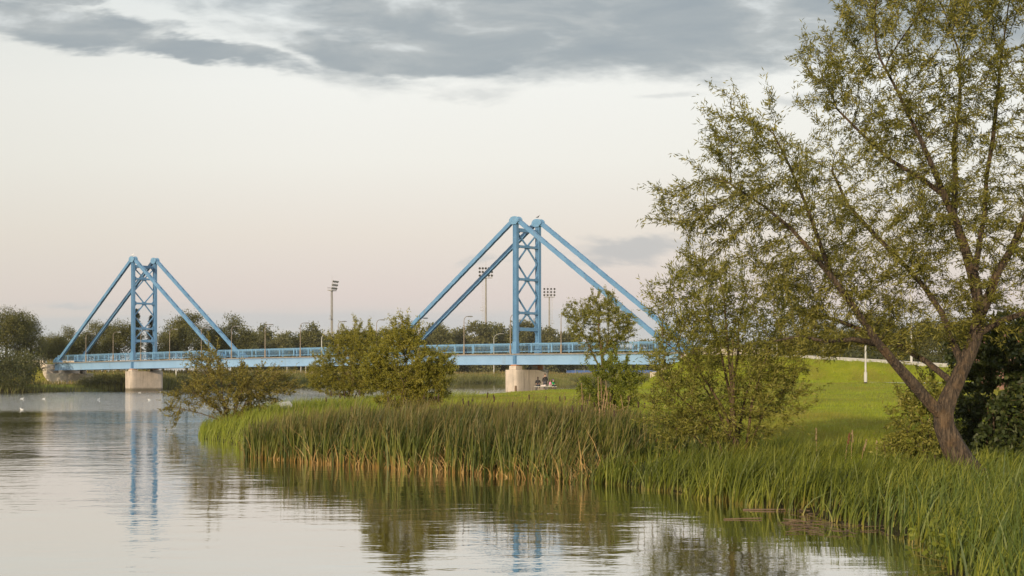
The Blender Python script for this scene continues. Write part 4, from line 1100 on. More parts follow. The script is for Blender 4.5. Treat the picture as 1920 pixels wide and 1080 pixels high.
# bank bushes at the left, in front of the trees
q_ = [(-12, 655, 190, .7), (20, 648, 191, .8), (44, 640, 214, .6), (32, 692, 187, .9), (-48, 660, 186, .8), (162, 706, 211, 1.1), (182, 700, 212.5, 1.2), (200, 696, 213.5, 1.2), (217, 699, 215, 1.1), (231, 703, 216.5, 1.1), (318, 703, 234, 1.1), (345, 700, 240, 1.2), (372, 702, 247, 1.1), (405, 699, 257, 1.2),
      (438, 702, 268, 1.2), (475, 704, 283, 1.2), (512, 704, 300, 1.3), (548, 706, 316, 1.2)]
q_.sort()
for k, (px, top, Y, wd) in enumerate(q_):
    far_at(px, top, Y, K_bush[k % 3], 2.5, 'bank_bush', f'green bush on the far water\'s edge, {ORD[k]} from the left', 'bush', 'bushes along the far bank', wd)
# the long row behind the bridge
tops = [624, 632, 618, 628, 622, 630, 616, 626, 619, 628, 632, 621, 617, 625, 614, 622, 627, 612, 620, 616, 624, 609, 618, 607, 613, 606, 611, 615, 622, 630]
pxs = np.linspace(462, 1062, len(tops))+np.random.default_rng(5).normal(size=len(tops))*4
for k, (px, tp) in enumerate(zip(pxs, tops)):
    far_at(px, tp-22, float(np.interp(px, [460, 700, 1060], [400, 440, 500]))+(k % 3)*9, K_plume[k % 4], 15.2, 'row_tree', f'feathery tree in the long row beyond the bridge, {ORD[k]} from the left', 'tree', 'row of feathery trees beyond the bridge', 1.2)
for k, px in enumerate(range(1078, 1500, 34)):
    far_at(px, 620+(k*7) % 11, 585+(k % 3)*12, K_plume[(k+1) % 4], 15.2, 'row_tree', f'low feathery tree right of the near tower, {ORD[k]} of its row from the left', 'tree', 'low row of trees right of the near tower', 1.5)
# wood behind the ramp
for k, (px, top, Y) in enumerate(((1500, 612, 205), (1548, 596, 190), (1600, 604, 196), (1652, 590, 186), (1706, 600, 180), (1762, 588, 172), (1820, 596, 165), (1880, 600, 160), (1940, 592, 160))):
    far_at(px, top, Y, K_round[k % 3], 12.6, 'wood_tree', f'dark tree behind the ramp road, {ORD[k]} from the left, half hidden by the big willow', 'tree', 'dark trees behind the ramp', 1.15)
for k, (px, top, Y) in enumerate(((1525, 640, 172), (1570, 645, 165), (1620, 648, 160), (1672, 645, 156), (1726, 650, 150))):
    far_at(px, top, Y, K_bush[k % 3], 2.5, 'ramp_bush', f'dark bush along the far side of the ramp road, {ORD[k]} from the left', 'bush', 'bushes along the ramp', 1.5)

# ---------------------------------------------------------------- grasses and reeds
def blades(base, H, W_, lean, r, seg=4, curl=.35):
    """ribbons: base (n,3), heights, widths, lean (n,2) horizontal displacement of the tip as a share of the height"""
    n = len(base); t_ = np.linspace(0, 1, seg+1); ang = r.uniform(0, np.pi, n); S = np.stack([np.cos(ang), np.sin(ang), np.zeros(n)], 1)
    L = np.zeros((n, 3)); L[:, :2] = lean; ll = np.linalg.norm(lean, axis=1)
    V_ = []
    for k, t in enumerate(t_):
        c = base+L*(H*(t**1.8))[:, None]+np.stack([np.zeros(n), np.zeros(n), H*(t-.28*np.minimum(ll, 1.4)**1.5*t**2.6)], 1)
        wd = W_*(1-t**2.2*.93)*(.75+.25*min(t*6, 1))
        V_ += [c-S*wd[:, None]/2, c+S*wd[:, None]/2]
    V_ = np.stack(V_, 1); m = 2*(seg+1); v = V_.reshape(-1, 3); o = (np.arange(n)*m)[:, None]
    F_ = np.concatenate([np.stack([o[:, 0]+2*k, o[:, 0]+2*k+1, o[:, 0]+2*k+3, o[:, 0]+2*k+2], 1) for k in range(seg)])
    ht = np.tile(np.repeat(t_, 2), n); rnd = np.tile(r.random(n), seg)
    return v, F_, {'rnd': ('FACE', rnd), 'ht': ('POINT', ht)}

def along(poly, a, b, n, r, dmin, dmax, pw=1.0):
    """n points beside the shoreline pieces a..b, dmin..dmax metres inland"""
    pts = np.array(poly[a:b+1], float); seg = np.diff(pts, axis=0); ln = np.linalg.norm(seg, axis=1); cum = np.concatenate([[0], np.cumsum(ln)])
    u = r.random(n)*cum[-1]; i = np.clip(np.searchsorted(cum, u)-1, 0, len(seg)-1); t_ = (u-cum[i])/ln[i]
    q = pts[i]+seg[i]*t_[:, None]; nrm = np.stack([seg[:, 1], -seg[:, 0]], 1)/ln[:, None]
    d = dmin+(dmax-dmin)*r.random(n)**pw; return q+nrm[i]*d[:, None], d, u/cum[-1]
def vnoise(x, y, sc):
    return np.array([mnoise.noise(Vector((a*sc, b*sc, .37))) for a, b in zip(x, y)])

M_cat = blademat('cattail_blade', [(0.0, (.034,.050,.012)), (0.4, (.080,.102,.018)), (0.75, (.165,.175,.030)), (0.93, (.24,.21,.05)), (1.0, (.40,.25,.08))], (.34,.20,.050), .24, tips=(.17,.115,.045))
M_sed = blademat('sedge_blade', [(0.0, (.040,.058,.010)), (0.45, (.120,.145,.016)), (0.85, (.22,.23,.028)), (1.0, (.30,.265,.06))], (.24,.20,.045), .22)
M_iris = blademat('iris_blade', [(0.0, (.050,.080,.020)), (0.5, (.095,.130,.025)), (1.0, (.16,.185,.03))], (.15,.16,.04), .15)
M_tuft = blademat('tuft_blade', [(0.0, (.11,.145,.012)), (0.5, (.19,.225,.018)), (1.0, (.27,.27,.035))], (.2,.2,.05), .0)
M_lawn = blademat('lawn_blade', [(0.0, (0.160,0.214,0.010)), (0.5, (0.240,0.292,0.014)), (0.85, (0.298,0.333,0.022)), (1.0, (0.362,0.345,0.060))], (.16,.15,.04), .2, patch=(.22,.175,.035))
M_far = blademat('far_reed_blade', [(0.0, (.075,.085,.020)), (0.5, (.125,.13,.03)), (1.0, (.20,.17,.05))], (.10,.08,.03), .2)
def stuff(name, label, cat, data, mat, group=None):
    o = link(name, np_mesh(name, *data), None, mat); return tag(o, label, cat, group, 'stuff')

iA = next(i for i, p in enumerate(NEAR) if abs(p[0]-wl(1130, 905)[0]) < 1e-6); iT = next(i for i, p in enumerate(NEAR) if abs(p[0]-wl(480, 853)[0]) < 1e-6)
iS = next(i for i, p in enumerate(NEAR) if p == wl(1772, 1085)); iTip = next(i for i, p in enumerate(NEAR) if p == wl(378, 824))
def tuftify(q, d, u, per, rad, r):
    n = len(q); o = r.normal(size=(n*per, 2))*rad
    return np.repeat(q, per, 0)+o, np.repeat(d, per), np.repeat(u, per), o/rad
# cattail stand
r = np.random.default_rng(71)
q, d, u = along(NEAR, iA, iT, 3600, r, -.45, 8.5, 1.5); q, d, u, tl = tuftify(q, d, u, 6, .075, r)
nzv = vnoise(q[:, 0], q[:, 1], .75); dn = sdist(NEAR, q[:, 0], q[:, 1])
lim = np.interp(u, [0, .12, .35, 1], [3.5, 5.0, 7.0, 8.5])
kp = (r.random(len(q)) < np.clip(.72+nzv*1.3, .06, 1)*np.clip(1.2-.05*d, .2, 1)) & (d < lim) & (dn > -.6)
# the back rows stand lower on the bank
q, d, nzv, tl = q[kp], d[kp], nzv[kp], tl[kp]; z = np.maximum(ground(q[:, 0], q[:, 1]), -.25); n = len(q)
H = (1.40+.28*nzv+r.normal(size=n)*.17)*np.interp(d, [-.5, 2.0, 5, 8.5], [1, .88, .50, .28])*np.interp(u[kp], [0, .07, .15, .8, 1], [.34, .45, 1, .95, .72])
lean = np.stack([.14+.11*r.normal(size=n), .08*r.normal(size=n)], 1)+tl*.09; b5 = r.random(n) < .10; lean[b5] *= 2.4
stuff('cattail_reeds', 'tall green cattail stand with tan bases along the water', 'reeds', blades(np.stack([q[:, 0], q[:, 1], z-.03], 1), H, r.uniform(.020, .040, n), lean, r, 5), M_cat)
# dead straw at the waterline
q, d, u = along(NEAR, iA, iT, 2500, r, -.55, .9, 1.0); n = len(q); H = r.uniform(.15, .75, n)*np.where(r.random(n) < .1, 1.6, 1); lean = r.normal(size=(n, 2))*.55
m, gg, b = newmat('straw'); gg.put(b.inputs['Base Color'], gg.ramp(gg.attr('rnd'), [(0, (.17,.095,.025)), (.5, (.33,.20,.058)), (1, (.46,.32,.13))])); b.inputs['Roughness'].default_value = .7; M_straw = m
stuff('dead_reed_straw', 'broken orange-tan reed straw along the waterline', 'straw', blades(np.stack([q[:, 0], q[:, 1], np.maximum(ground(q[:, 0], q[:, 1]), -.05)], 1), H, r.uniform(.012, .022, n), lean, r, 3), M_straw)
# sedge bank on the right
q, d, u = along(NEAR, iS, iA, 2200, r, -.30, 4.6, 1.15); q, d, u, tl = tuftify(q, d, u, 8, .06, r)
ex, de, _ = along(NEAR, 5, iS, 5000, r, -.1, 4.5, 1.1)
q = np.concatenate([q, ex]); d = np.concatenate([d, de]); tl = np.concatenate([tl, r.normal(size=ex.shape)]); ok = q[:, 1] > 8.5; q, d, tl = q[ok], d[ok], tl[ok]
# extend inland to the right under the willow
e2 = np.stack([r.uniform(3.5, 14, 15000), r.uniform(12, 27.5, 15000)], 1); de = sdist(NEAR, e2[:, 0], e2[:, 1]); k2 = (de > 3.5) & (de < 9.5); e2, de = e2[k2], de[k2]
q = np.concatenate([q, e2]); d = np.concatenate([d, de]); tl = np.concatenate([tl, r.normal(size=e2.shape)])
nzv = vnoise(q[:, 0], q[:, 1], .9); kp = (r.random(len(q)) < np.clip(.66+nzv*1.5, .06, 1))
kp &= (sdist(NEAR, q[:, 0], q[:, 1]) > np.interp(q[:, 1], [20, 26], [.05, -.28]))
q, d, nzv, tl = q[kp], d[kp], nzv[kp], tl[kp]; n = len(q); z = np.maximum(ground(q[:, 0], q[:, 1]), -.2)
H = (.58+.34*nzv+r.normal(size=n)*.12)*np.interp(d, [-.5, .5, 3, 6, 12], [1.0, 1.1, .66, .36, .32])*np.interp(q[:, 1], [12, 18, 25], [.72, .85, 1])
lean = np.stack([.24+.20*r.normal(size=n), .16*r.normal(size=n)], 1)+tl*.16
stuff('sedge_bank', 'thick green sedge along the bank under the willow', 'sedge', blades(np.stack([q[:, 0], q[:, 1], z-.02], 1), H, r.uniform(.013, .027, n), lean, r, 4), M_sed)
# iris-like blades in the near corner
q, d, u = along(NEAR, 5, iS+3, 1700, r, .1, 2.6, 1.0); ok = q[:, 1] > 9; q = q[ok]; n = len(q)
stuff('iris_leaves', 'broad blue-green sword leaves in the near right corner', 'leaves', blades(np.stack([q[:, 0], q[:, 1], np.maximum(ground(q[:, 0], q[:, 1]), -.1)], 1), r.uniform(.42, .85, n), r.uniform(.018, .030, n), np.stack([.15+.3*r.normal(size=n), .25*r.normal(size=n)], 1), r, 5), M_iris)
# bright tall grass on the tip of the point
q, d, u = along(NEAR, iT-1, iTip+5, 15000, r, -.1, 7.5, 1.3); n = len(q)
stuff('point_grass', 'bright green tall grass covering the tip of the point', 'grass', blades(np.stack([q[:, 0], q[:, 1], np.maximum(ground(q[:, 0], q[:, 1]), -.05)-.02], 1), (.62+.14*r.normal(size=n))*np.interp(d, [0, 1.5, 8], [.75, 1.0, .55]), r.uniform(.013, .025, n), np.stack([.30+.25*r.normal(size=n), .2*r.normal(size=n)], 1), r, 4), M_tuft)
# lawn
n0 = 210000; px = r.uniform(500, 1930, n0); Y = 26*np.exp(r.random(n0)*np.log(150/26)); x = (px-960)/F*Y; dn = sdist(NEAR, x, Y)
kp = (dn > 1.2) & ~((np.abs(Y-100) < 3.5) & (x > 23.5) & (x < 34)); x, Y = x[kp], Y[kp]; dn = dn[kp]; n = len(x); z = ground(x, Y); long_ = np.clip(vnoise(x, Y, .35)*1.6+.25, 0, 1)
H = r.uniform(.05, .11, n)*(1+1.0*long_)*np.interp(Y, [26, 60, 90, 150], [1, 1.2, .9, .7])*np.where(Y < 70, np.interp(dn, [0, 10, 14], [1.7, 1.5, 1.0]), 1)
stuff('lawn_grass', 'short mown green lawn grass on the point', 'grass', blades(np.stack([x, Y, z-.01], 1), H, .006*np.interp(Y, [26, 60, 150], [1.1, 2.2, 5]), np.stack([.2+.35*r.normal(size=n), .3*r.normal(size=n)], 1), r, 2), M_lawn)
# rough grass on the slope of the ramp
n0 = 26000; s_ = r.uniform(-95, -20, n0); t_ = r.uniform(-14, -.9, n0)
x = T1[0]+DS[0]*s_+DT[0]*t_; Y = T1[1]+DS[1]*s_+DT[1]*t_; z = ground(x, Y)
stuff('slope_grass', 'rough grass on the slope of the ramp', 'grass', blades(np.stack([x, Y, z-.02], 1), r.uniform(.1, .3, n0), r.uniform(.02, .05, n0), r.normal(size=(n0, 2))*.4, r, 2), M_lawn)
# reeds and weeds of the far bank
fr = FAR[1:13]; q, d, u = along(fr, 0, len(fr)-1, 42000, r, -.6, 3.0, 1.0)
# flip to the land side if the normals point to the water
df = sdist(FAR, q[:, 0], q[:, 1])
if df.mean() < 0:
    pts = np.array(fr); q, d, u = along([tuple(p) for p in pts[::-1]], 0, len(fr)-1, 42000, r, -.6, 3.0, 1.0); df = sdist(FAR, q[:, 0], q[:, 1])
ok = (q[:, 0] > -80) & (q[:, 0] < 240) & (df > -.9); q = q[ok]; n = len(q); nv = vnoise(q[:, 0], q[:, 1], .12)
kp = r.random(n) < np.clip(.6+nv*1.4, .1, 1); q, nv = q[kp], nv[kp]; n = len(q)
stuff('far_bank_reeds', 'belt of reeds along the far shore', 'reeds', blades(np.stack([q[:, 0], q[:, 1], np.maximum(ground(q[:, 0], q[:, 1]), -.3)-.05], 1), (1.7+.5*nv)*r.uniform(.75, 1.15, n)*np.where((q[:, 1] < 213) & (q[:, 0] < -57), .5, 1), r.uniform(.05, .11, n), np.stack([.1+.15*r.normal(size=n), .1*r.normal(size=n)], 1), r, 3), M_far)
q, d, u = along(fr if sdist(FAR, *np.array(along(fr, 0, len(fr)-1, 200, r, 4, 5)[0]).T).mean() > 0 else fr[::-1], 0, len(fr)-1, 36000, r, 6, 30, 1.3)
ok = (q[:, 0] > -85) & (q[:, 0] < 240); q = q[ok]; n = len(q); nv = vnoise(q[:, 0], q[:, 1], .08)
M_weed = blademat('weed_blade', [(0.0, (.09,.10,.02)), (0.4, (.17,.15,.04)), (0.8, (.28,.20,.07)), (1.0, (.34,.22,.09))], (.1,.1,.03), .2)
stuff('dry_meadow_grass', 'tall yellowish meadow grass on the far bank', 'grass', blades(np.stack([q[:, 0], q[:, 1], ground(q[:, 0], q[:, 1])-.05], 1), (.75+.5*nv)*r.uniform(.6, 1.3, n), r.uniform(.06, .13, n), np.stack([.1+.2*r.normal(size=n), .1*r.normal(size=n)], 1), r, 3), M_weed)

# cattail spikes: one built, the rest copied
M_spike = surf('cattail_spike', (.06,.032,.015), (.035,.02,.012), 20, 0.9)
r = np.random.default_rng(81)
q, d, u = along(NEAR, iA, iT, 40, r, .6, 5.5, .8); proto = None
for k in range(len(q)):
    zg = gz(q[k, 0], q[k, 1])
    hh = 1.38*np.interp(d[k], [0, 2, 6], [1, .95, .62])
    if proto is None:
        proto = empty('cattail', (q[k, 0], q[k, 1], zg), 'brown cattail spike standing above the green reed stand', 'cattail', 'cattail spikes in the reed stand')
        mb = MB(); mb.tube([(0, 0, -.05), (.03, 0, .8), (.07, 0, 1.62)], [.006, .006, .004], 5); st = mb.build('stem', M_sed, proto)
        mb = MB(); mb.tube([(.056, 0, 1.38), (.057, 0, 1.39), (.067, 0, 1.53), (.068, 0, 1.54)], [.006, .018, .018, .006], 7); mb.build('spike', M_spike, proto, smooth=True)
        o = proto
    else:
        o = proto.copy(); COL.objects.link(o)
        for ch in proto.children: c_ = ch.copy(); COL.objects.link(c_); c_.parent = o
        o.location = (q[k, 0], q[k, 1], zg)
    o.scale = (1, 1, hh/1.5*r.uniform(.92, 1.1)); o.rotation_euler = (r.normal()*.05, r.normal()*.06+.03, r.uniform(0, 6.28))

# dead stalks under the young tree, seed spikes on the bank
r = np.random.default_rng(82); o = P(1140, 862, 39.0); o.z = gz(o.x, o.y)
mb = MB(o); M_dead = surf('dead_stalk', (.34,.22,.12), (.25,.15,.08), 8, .85)
for k in range(22):
    a = Vector(o)+Vector((r.normal()*.28, r.normal()*.2, -.05)); t_ = a+Vector((r.normal()*.12, r.normal()*.1, r.uniform(.55, 1.45)))
    mb.tube([a, a.lerp(t_, .5)+Vector((r.normal()*.02, 0, 0)), t_], [.013, .011, .006], 5)
    if k % 3 == 0: mb.tube([a.lerp(t_, .7), a.lerp(t_, .7)+Vector((r.normal()*.2, 0, -.15))], [.007, .004], 4)
tag(mb.build('dead_stalks', M_dead), 'clump of pale dead reed stalks below the small bright green bush', 'dead plant')
M_dock = surf('dock_seed', (.13,.05,.02), (.09,.035,.015), 10, .9); M_plume = surf('grass_plume', (.26,.20,.10), (.20,.15,.07), 8, .9)
for k, (px, pyt, Yq, mt, lab) in enumerate(((1584, 812, 27.2, M_dock, 'dark rusty dock seed spike standing in the sedge'), (1596, 806, 27.4, M_plume, 'pale seed plume right beside the rusty dock spike'), (1531, 803, 28.6, M_plume, 'pale wispy seed plume left of the rusty dock spike'),
        (1613, 824, 26.6, M_plume, 'pale nodding seed plume on a leaning stem right of the dock spike'), (1662, 828, 26.2, M_plume, 'pale upright seed plume, last to the right before the willow'), (1644, 826, 27.0, M_plume, 'small pale seed plume in the sedge left of the willow suckers'))):
    q = P(px, pyt, Yq); zg = gz(q.x, q.y); rt = empty('seed_spike', (q.x, q.y, zg), lab, 'seed spike', 'seed spikes in the sedge'); h = q.z-zg
    lean_ = Vector((r.normal()*.08, 0, 0)); mb = MB(); mb.tube([(0, 0, -.03), lean_*.4+VZ*h*.55, lean_+VZ*h], [.006, .005, .003], 5); mb.build('stem', M_dead, rt)
    mb = MB()
    for j in range(46):
        f = r.uniform(.62, 1.0); c_ = lean_*f+VZ*h*f; rr = .028*(1.15-f)+.008
        mb.ball(c_+Vector((r.normal()*rr*.5, r.normal()*rr*.5, 0)), (.009, .009, .016), 5, 4)
    mb.build('seed_head', mt, rt)
# ================================================================ SMALL THINGS AND PEOPLE
M_white = surf('white_feathers', (.80,.78,.74), (.70,.68,.64), 6, .7)
M_grey = surf('grey_feathers', (.35,.36,.37), (.30,.31,.32), 6, .7)
M_beak = surf('beak', (.5,.22,.04), (.4,.18,.04), 10, .5)
def bird_mesh(mb, s=1.0, sit=True):
    """one closed loft along the body: tail, belly, breast, neck, head"""
    prof = [(-.30, .10, .006), (-.22, .085, .03), (-.12, .065, .062), (0, .06, .082), (.09, .075, .074), (.14, .115, .048), (.165, .155, .040), (.20, .175, .042), (.235, .168, .026), (.25, .163, .008)]
    vs = []; fs = []; n = 10
    for x, z, rr in prof:
        for k in range(n): a = 2*math.pi*k/n; vs.append((x*s, math.cos(a)*rr*s, (z+math.sin(a)*rr*.9)*s))
    for i in range(len(prof)-1):
        for k in range(n): fs.append((i*n+k, i*n+(k+1) % n, (i+1)*n+(k+1) % n, (i+1)*n+k))
    fs += [tuple(range(n)), tuple((len(prof)-1)*n+k for k in range(n))]; mb.add(vs, fs)
GP = [(41.5, 748, .72, 'white gull floating far left on the river, farther of the left pair'), (40.5, 768, .6, 'white gull on the river nearest to the viewer at far left'), (82, 748, .65, 'white gull floating on the river below the left abutment'), (185, 749, .8, 'white gull upright on the water between abutment and pier'),
      (280, 750, .65, 'white gull on the water in front of the far pier'), (262, 736.5, .75, 'white gull close against the far pier'), (301, 735.5, .75, 'white gull at the right corner of the far pier')]
proto = None
for k, (px, py, sc, lab) in enumerate(GP):
    x, y = wl(px, py)
    if proto is None:
        proto = empty('gull', (x, y, -.015), lab, 'bird', 'gulls on the river')
        mb = MB(); bird_mesh(mb); bd = mb.build('body', M_white, proto, smooth=True)
        for e in (-1, 1):
            mb = MB(); mb.prism([(-.33, e*.02, .115), (-.15, e*.06, .125), (.05, e*.075, .12), (.08, e*.07, .085), (-.12, e*.066, .06)], (0, e*.012, 0)); mb.build('wing', M_grey, proto)
        mb = MB(); mb.tube([(.24, 0, .165), (.30, 0, .155)], [.014, .003], 6); mb.build('beak', M_beak, proto)
        o = proto
    else:
        o = proto.copy(); COL.objects.link(o)
        for ch in proto.children: c_ = ch.copy(); COL.objects.link(c_); c_.parent = o
        o.location = (x, y, -.015); o['label'] = lab
    o.scale = (sc,)*3; o.rotation_euler = (0, 0, [.4, 2.8, .1, 1.2, 3.4, .6, 2.2][k])
for px_s, t, nm, mt, lab, dz_ in ((0, WB, 'crow', M_dark, 'small dark bird perched on the right saddle cap of the nearer tower', 19.9), (SPAN, 0, 'perched_gull', M_white, 'small pale bird perched on the left saddle cap of the farther tower', 19.9)):
    q = B(px_s, t, dz_-.01); o = empty(nm, q, lab, 'bird'); o.rotation_euler = (0, -.35, .3)
    mb = MB(); bird_mesh(mb, .95); mb.build('body', mt, o, smooth=True)
    mb = MB(); mb.tube([(.27, 0, .19), (.33, 0, .185)], [.015, .003], 6); mb.build('beak', M_beak if mt is M_white else M_dark, o)

# grey slab lying on the point, post by the pier, bench
q = P(537, 755, 68); zg = gz(q.x, q.y)
r_ = empty('concrete_block', (q.x, q.y, zg), 'small tilted grey slab lying in the grass on the point', 'slab'); r_.rotation_euler = (.25, -.12, .35)
mb = MB(); mb.obox((0, 0, .42), (.26, 0, 0), (0, .34, 0), (0, 0, .06)); mb.build('slab', M_concl, r_, bevel=.015)
mb = MB(); mb.obox((0, 0, .15), (.20, 0, 0), (0, .26, 0), (0, 0, .209)); mb.build('foot', M_dark, r_, bevel=.01)
q = P(967, 727, 152.5); zg = gz(q.x, q.y); o = Vector((q.x, q.y, zg-.1)); mb = MB(o); mb.tube([o, o+VZ*.75, o+VZ*.85], [.13, .12, .10], 9); tag(mb.build('wooden_post', M_wood), 'short brown wooden post in front of the nearer pier', 'post')
q = P(584, 745, 84); zg = gz(q.x, q.y); o = Vector((q.x, q.y, zg-.1)); mb = MB(o); mb.tube([o, o+VZ*.7], [.035, .03], 7); mb.ball(o+VZ*.7, .034); tag(mb.build('marker_stake', M_wood), 'thin dark stake at the water edge left of the twin shrubs', 'stake')

YP = 153.0
q = P(1023, 725, YP); zg = gz(q.x, q.y)
bench = empty('bench', (q.x, q.y, zg), 'long low pale bench beside the nearer pier', 'bench')
M_bw = surf('pale_bench_wood', (.46,.45,.41), (.38,.37,.33), 4, .7)
mb = MB()
for e in (-.16, 0, .16): mb.obox((0, e, .36), (1.22, 0, 0), (0, .07, 0), (0, 0, .03))
mb.build('seat', M_bw, bench, bevel=.008)
for e in (-1, 0, 1):
    mb = MB(); mb.obox((e*1.0, 0, .14), (.07, 0, 0), (0, .2, 0), (0, 0, .19)); mb.build('leg', M_dark, bench)

M_skin = surf('skin', (.52,.30,.21), (.46,.26,.18), 12, .55); M_blackc = surf('black_cloth', (.012,.012,.014), (.02,.02,.022), 8, .9)
M_greyc = surf('charcoal_cloth', (.030,.028,.028), (.045,.04,.04), 8, .9); M_pink = surf('pink_cloth', (.62,.26,.42), (.55,.21,.36), 8, .85)
M_green = surf('green_cloth', (.02,.36,.12), (.015,.29,.10), 8, .8); M_hair = surf('dark_hair', (.025,.016,.011), (.035,.022,.014), 20, .7)
M_fair = surf('brown_hair', (.16,.085,.04), (.12,.065,.03), 20, .7); M_purple = surf('purple_knit', (.25,.16,.34), (.2,.12,.28), 20, .9); M_bag = surf('grey_bag', (.055,.058,.07), (.075,.078,.09), 8, .7)
M_jean = surf('dark_trousers', (.025,.028,.04), (.035,.038,.05), 8, .9); M_pale = surf('pale_trousers', (.55,.5,.45), (.48,.43,.39), 8, .9)

def skin_mesh(name, chains, mat, parent, sub=1):
    """chains: lists of ((x,y,z), radius); first point of a later chain joins the nearest earlier point"""
    vs, es, rs = [], [], []
    for ci, ch in enumerate(chains):
        prev = -1
        for k, (p, rad) in enumerate(ch):
            if k == 0 and vs:
                prev = min(range(len(vs)), key=lambda i: (Vector(vs[i])-Vector(p)).length)
                if (Vector(vs[prev])-Vector(p)).length < .012: continue
            vs.append(tuple(p)); rs.append(rad)
            if prev >= 0: es.append((prev, len(vs)-1))
            prev = len(vs)-1
    me = bpy.data.meshes.new(name); me.from_pydata(vs, es, []); o = link(name, me, parent, mat)
    sk = o.modifiers.new('skin', 'SKIN'); sk.use_smooth_shade = True
    for i, v in enumerate(me.skin_vertices[0].data):
        v.radius = rs[i] if hasattr(rs[i], '__len__') else (rs[i], rs[i]); v.use_root = i == 0
    o.modifiers.new('sub', 'SUBSURF').levels = sub; o.modifiers['sub'].render_levels = sub
    return o

def hand(w_, d, s_):
    """five finger chains from a wrist point along d, thumb on side s_"""
    w_, d, s_ = Vector(w_), Vector(d).normalized(), Vector(s_).normalized(); nrm = d.cross(s_); palm = w_+d*.055; out_ = []
    out_.append([(w_, .022), (palm, (.020, .030))])
    for k, L in enumerate((.068, .078, .072, .056)):
        o_ = s_*(.024-.016*k); a = palm+d*.030+o_
        out_.append([(palm, .018), (a, .0095), (a+d*L*.5+nrm*.010, .009), (a+d*L*.85+nrm*.032, .0075)])
    out_.append([(w_+d*.02, .018), (w_+d*.035+s_*.036, .011), (w_+d*.070+s_*.046+nrm*.012, .009)])
    return out_

def person(label, loc, rz, scale, pose, coat, legs, hair, hat=None, face_mat=M_skin, shoe=M_dark, long_coat=False, long_hair=False):
    o = empty('person', loc, label, 'person'); o.rotation_euler = (0, 0, rz); o.scale = (scale,)*3
    if pose == 'stand':
        hip = .92; sh = 1.42; lean_ = Vector((0, 0, 0)); knee = [(s*.10, .01, .49) for s in (-1, 1)]; ank = [(s*.11, 0, .085) for s in (-1, 1)]
        elb = [(-.27, .02, 1.13), (.26, -.02, 1.12)]; wr = [(-.28, -.07, .87), (.24, -.16, .92)]
    else:                                           # sitting on a low bench, facing -y
        hip = .14; sh = .60; lean_ = Vector((0, -.06, 0)); knee = [(s*.13, -.42, .17) for s in (-1, 1)]; ank = [(s*.13, -.40, -.25) for s in (-1, 1)]
        elb = [(s*.25, -.10, .36) for s in (-1, 1)]; wr = [(s*.12, -.32, .27) for s in (-1, 1)]
    nk = Vector((0, -.01, sh+.07))+lean_; hd = nk+Vector((0, -.02, .16))
    chains = [[((0, 0, hip), .13), ((0, 0, hip+.22), .115), (Vector((0, 0, sh-.10))+lean_, (.14, .11)), (Vector((0, 0, sh))+lean_, .085), (nk, .055), (nk+Vector((0, -.012, .07)), .06), (hd, (.078, .092)), (hd+Vector((0, .005, .09)), (.070, .078)), (hd+Vector((0, .005, .125)), .045)]]
    for i, s in enumerate((-1, 1)):
        chains.append([((0, 0, hip), .13), ((s*.10, 0, hip-.04), .095), (Vector(knee[i]), .058), (Vector(ank[i]), .042), (Vector(ank[i])+Vector((0, -.14, -.05)), .034)])
        chains.append([(Vector((0, 0, sh-.10))+lean_, .12), (Vector((s*.17, 0, sh-.03))+lean_, .060), (elb[i], .043), (wr[i], .028)])
        chains += hand(wr[i], Vector(wr[i])-Vector(elb[i]), Vector((-s*.3, -1, .2)))
    skin_mesh('body', chains, face_mat, o)
    cl = [[((0, 0, hip-.02), .15), ((0, 0, hip+.22), .142), (Vector((0, 0, sh-.10))+lean_, (.165, .135)), (Vector((0, 0, sh+.01))+lean_, .105)]]
    if long_coat: cl[0] = [((0, 0, hip-.40), (.27, .20)), ((0, 0, hip-.15), (.24, .19)), ((0, 0, hip+.05), (.22, .18)), ((0, 0, hip+.25), (.22, .18)), ((0, 0, sh-.12), (.21, .16)), ((0, 0, sh+.01), .12)]
    for i, s in enumerate((-1, 1)):
        cl.append([(Vector((0, 0, sh-.10))+lean_, .15), (Vector((s*.18, 0, sh-.03))+lean_, .080), (elb[i], .066), (Vector(elb[i]).lerp(Vector(wr[i]), .92), .046)])
    skin_mesh('coat', cl, coat, o)
    tr = [[((0, 0, hip), .14)]]
    for i, s in enumerate((-1, 1)): tr.append([((0, 0, hip), .14), ((s*.10, 0, hip-.05), .108), (Vector(knee[i]), .078), (Vector(ank[i])+Vector((0, 0, .03)), .055)])
    skin_mesh('trousers', tr, legs, o)
    for i in (0, 1):
        a = Vector(ank[i]); mb = MB(); mb.ball(a+Vector((0, -.06, -.045)), (.05, .135, .045)); mb.build('shoe', shoe, o, smooth=True)
    mb = MB(); mb.ball(hd+Vector((0, .022, .05)), (.089, .098, .105), 12, 8)
    if long_hair: mb.ball(hd+Vector((0, .065, -.08)), (.075, .05, .16), 10, 7)
    mb.build('hair', hair, o, smooth=True)
    if hat:
        mb = MB(); mb.ball(hd+Vector((0, .01, .075)), (.10, .108, .10), 12, 8); mb.ball(hd+Vector((0, .01, .185)), .03); mb.build('hat', hat, o, smooth=True)
    mb = MB(); mb.ball(hd+Vector((0, -.098, .0)), (.013, .02, .022), 8, 6)
    for s in (-1, 1): mb.ball(hd+Vector((s*.083, .0, .0)), (.012, .022, .032), 8, 6)
    mb.build('nose_and_ears', face_mat, o, smooth=True)
    for s in (-1, 1):
        mb = MB(); mb.ball(hd+Vector((s*.031, -.083, .025)), .010, 8, 6); mb.build('eye', M_dark, o)
    mb = MB(); mb.ball(hd+Vector((0, -.088, -.042)), (.024, .006, .005), 8, 5); mb.build('mouth', M_pink, o)
    return o
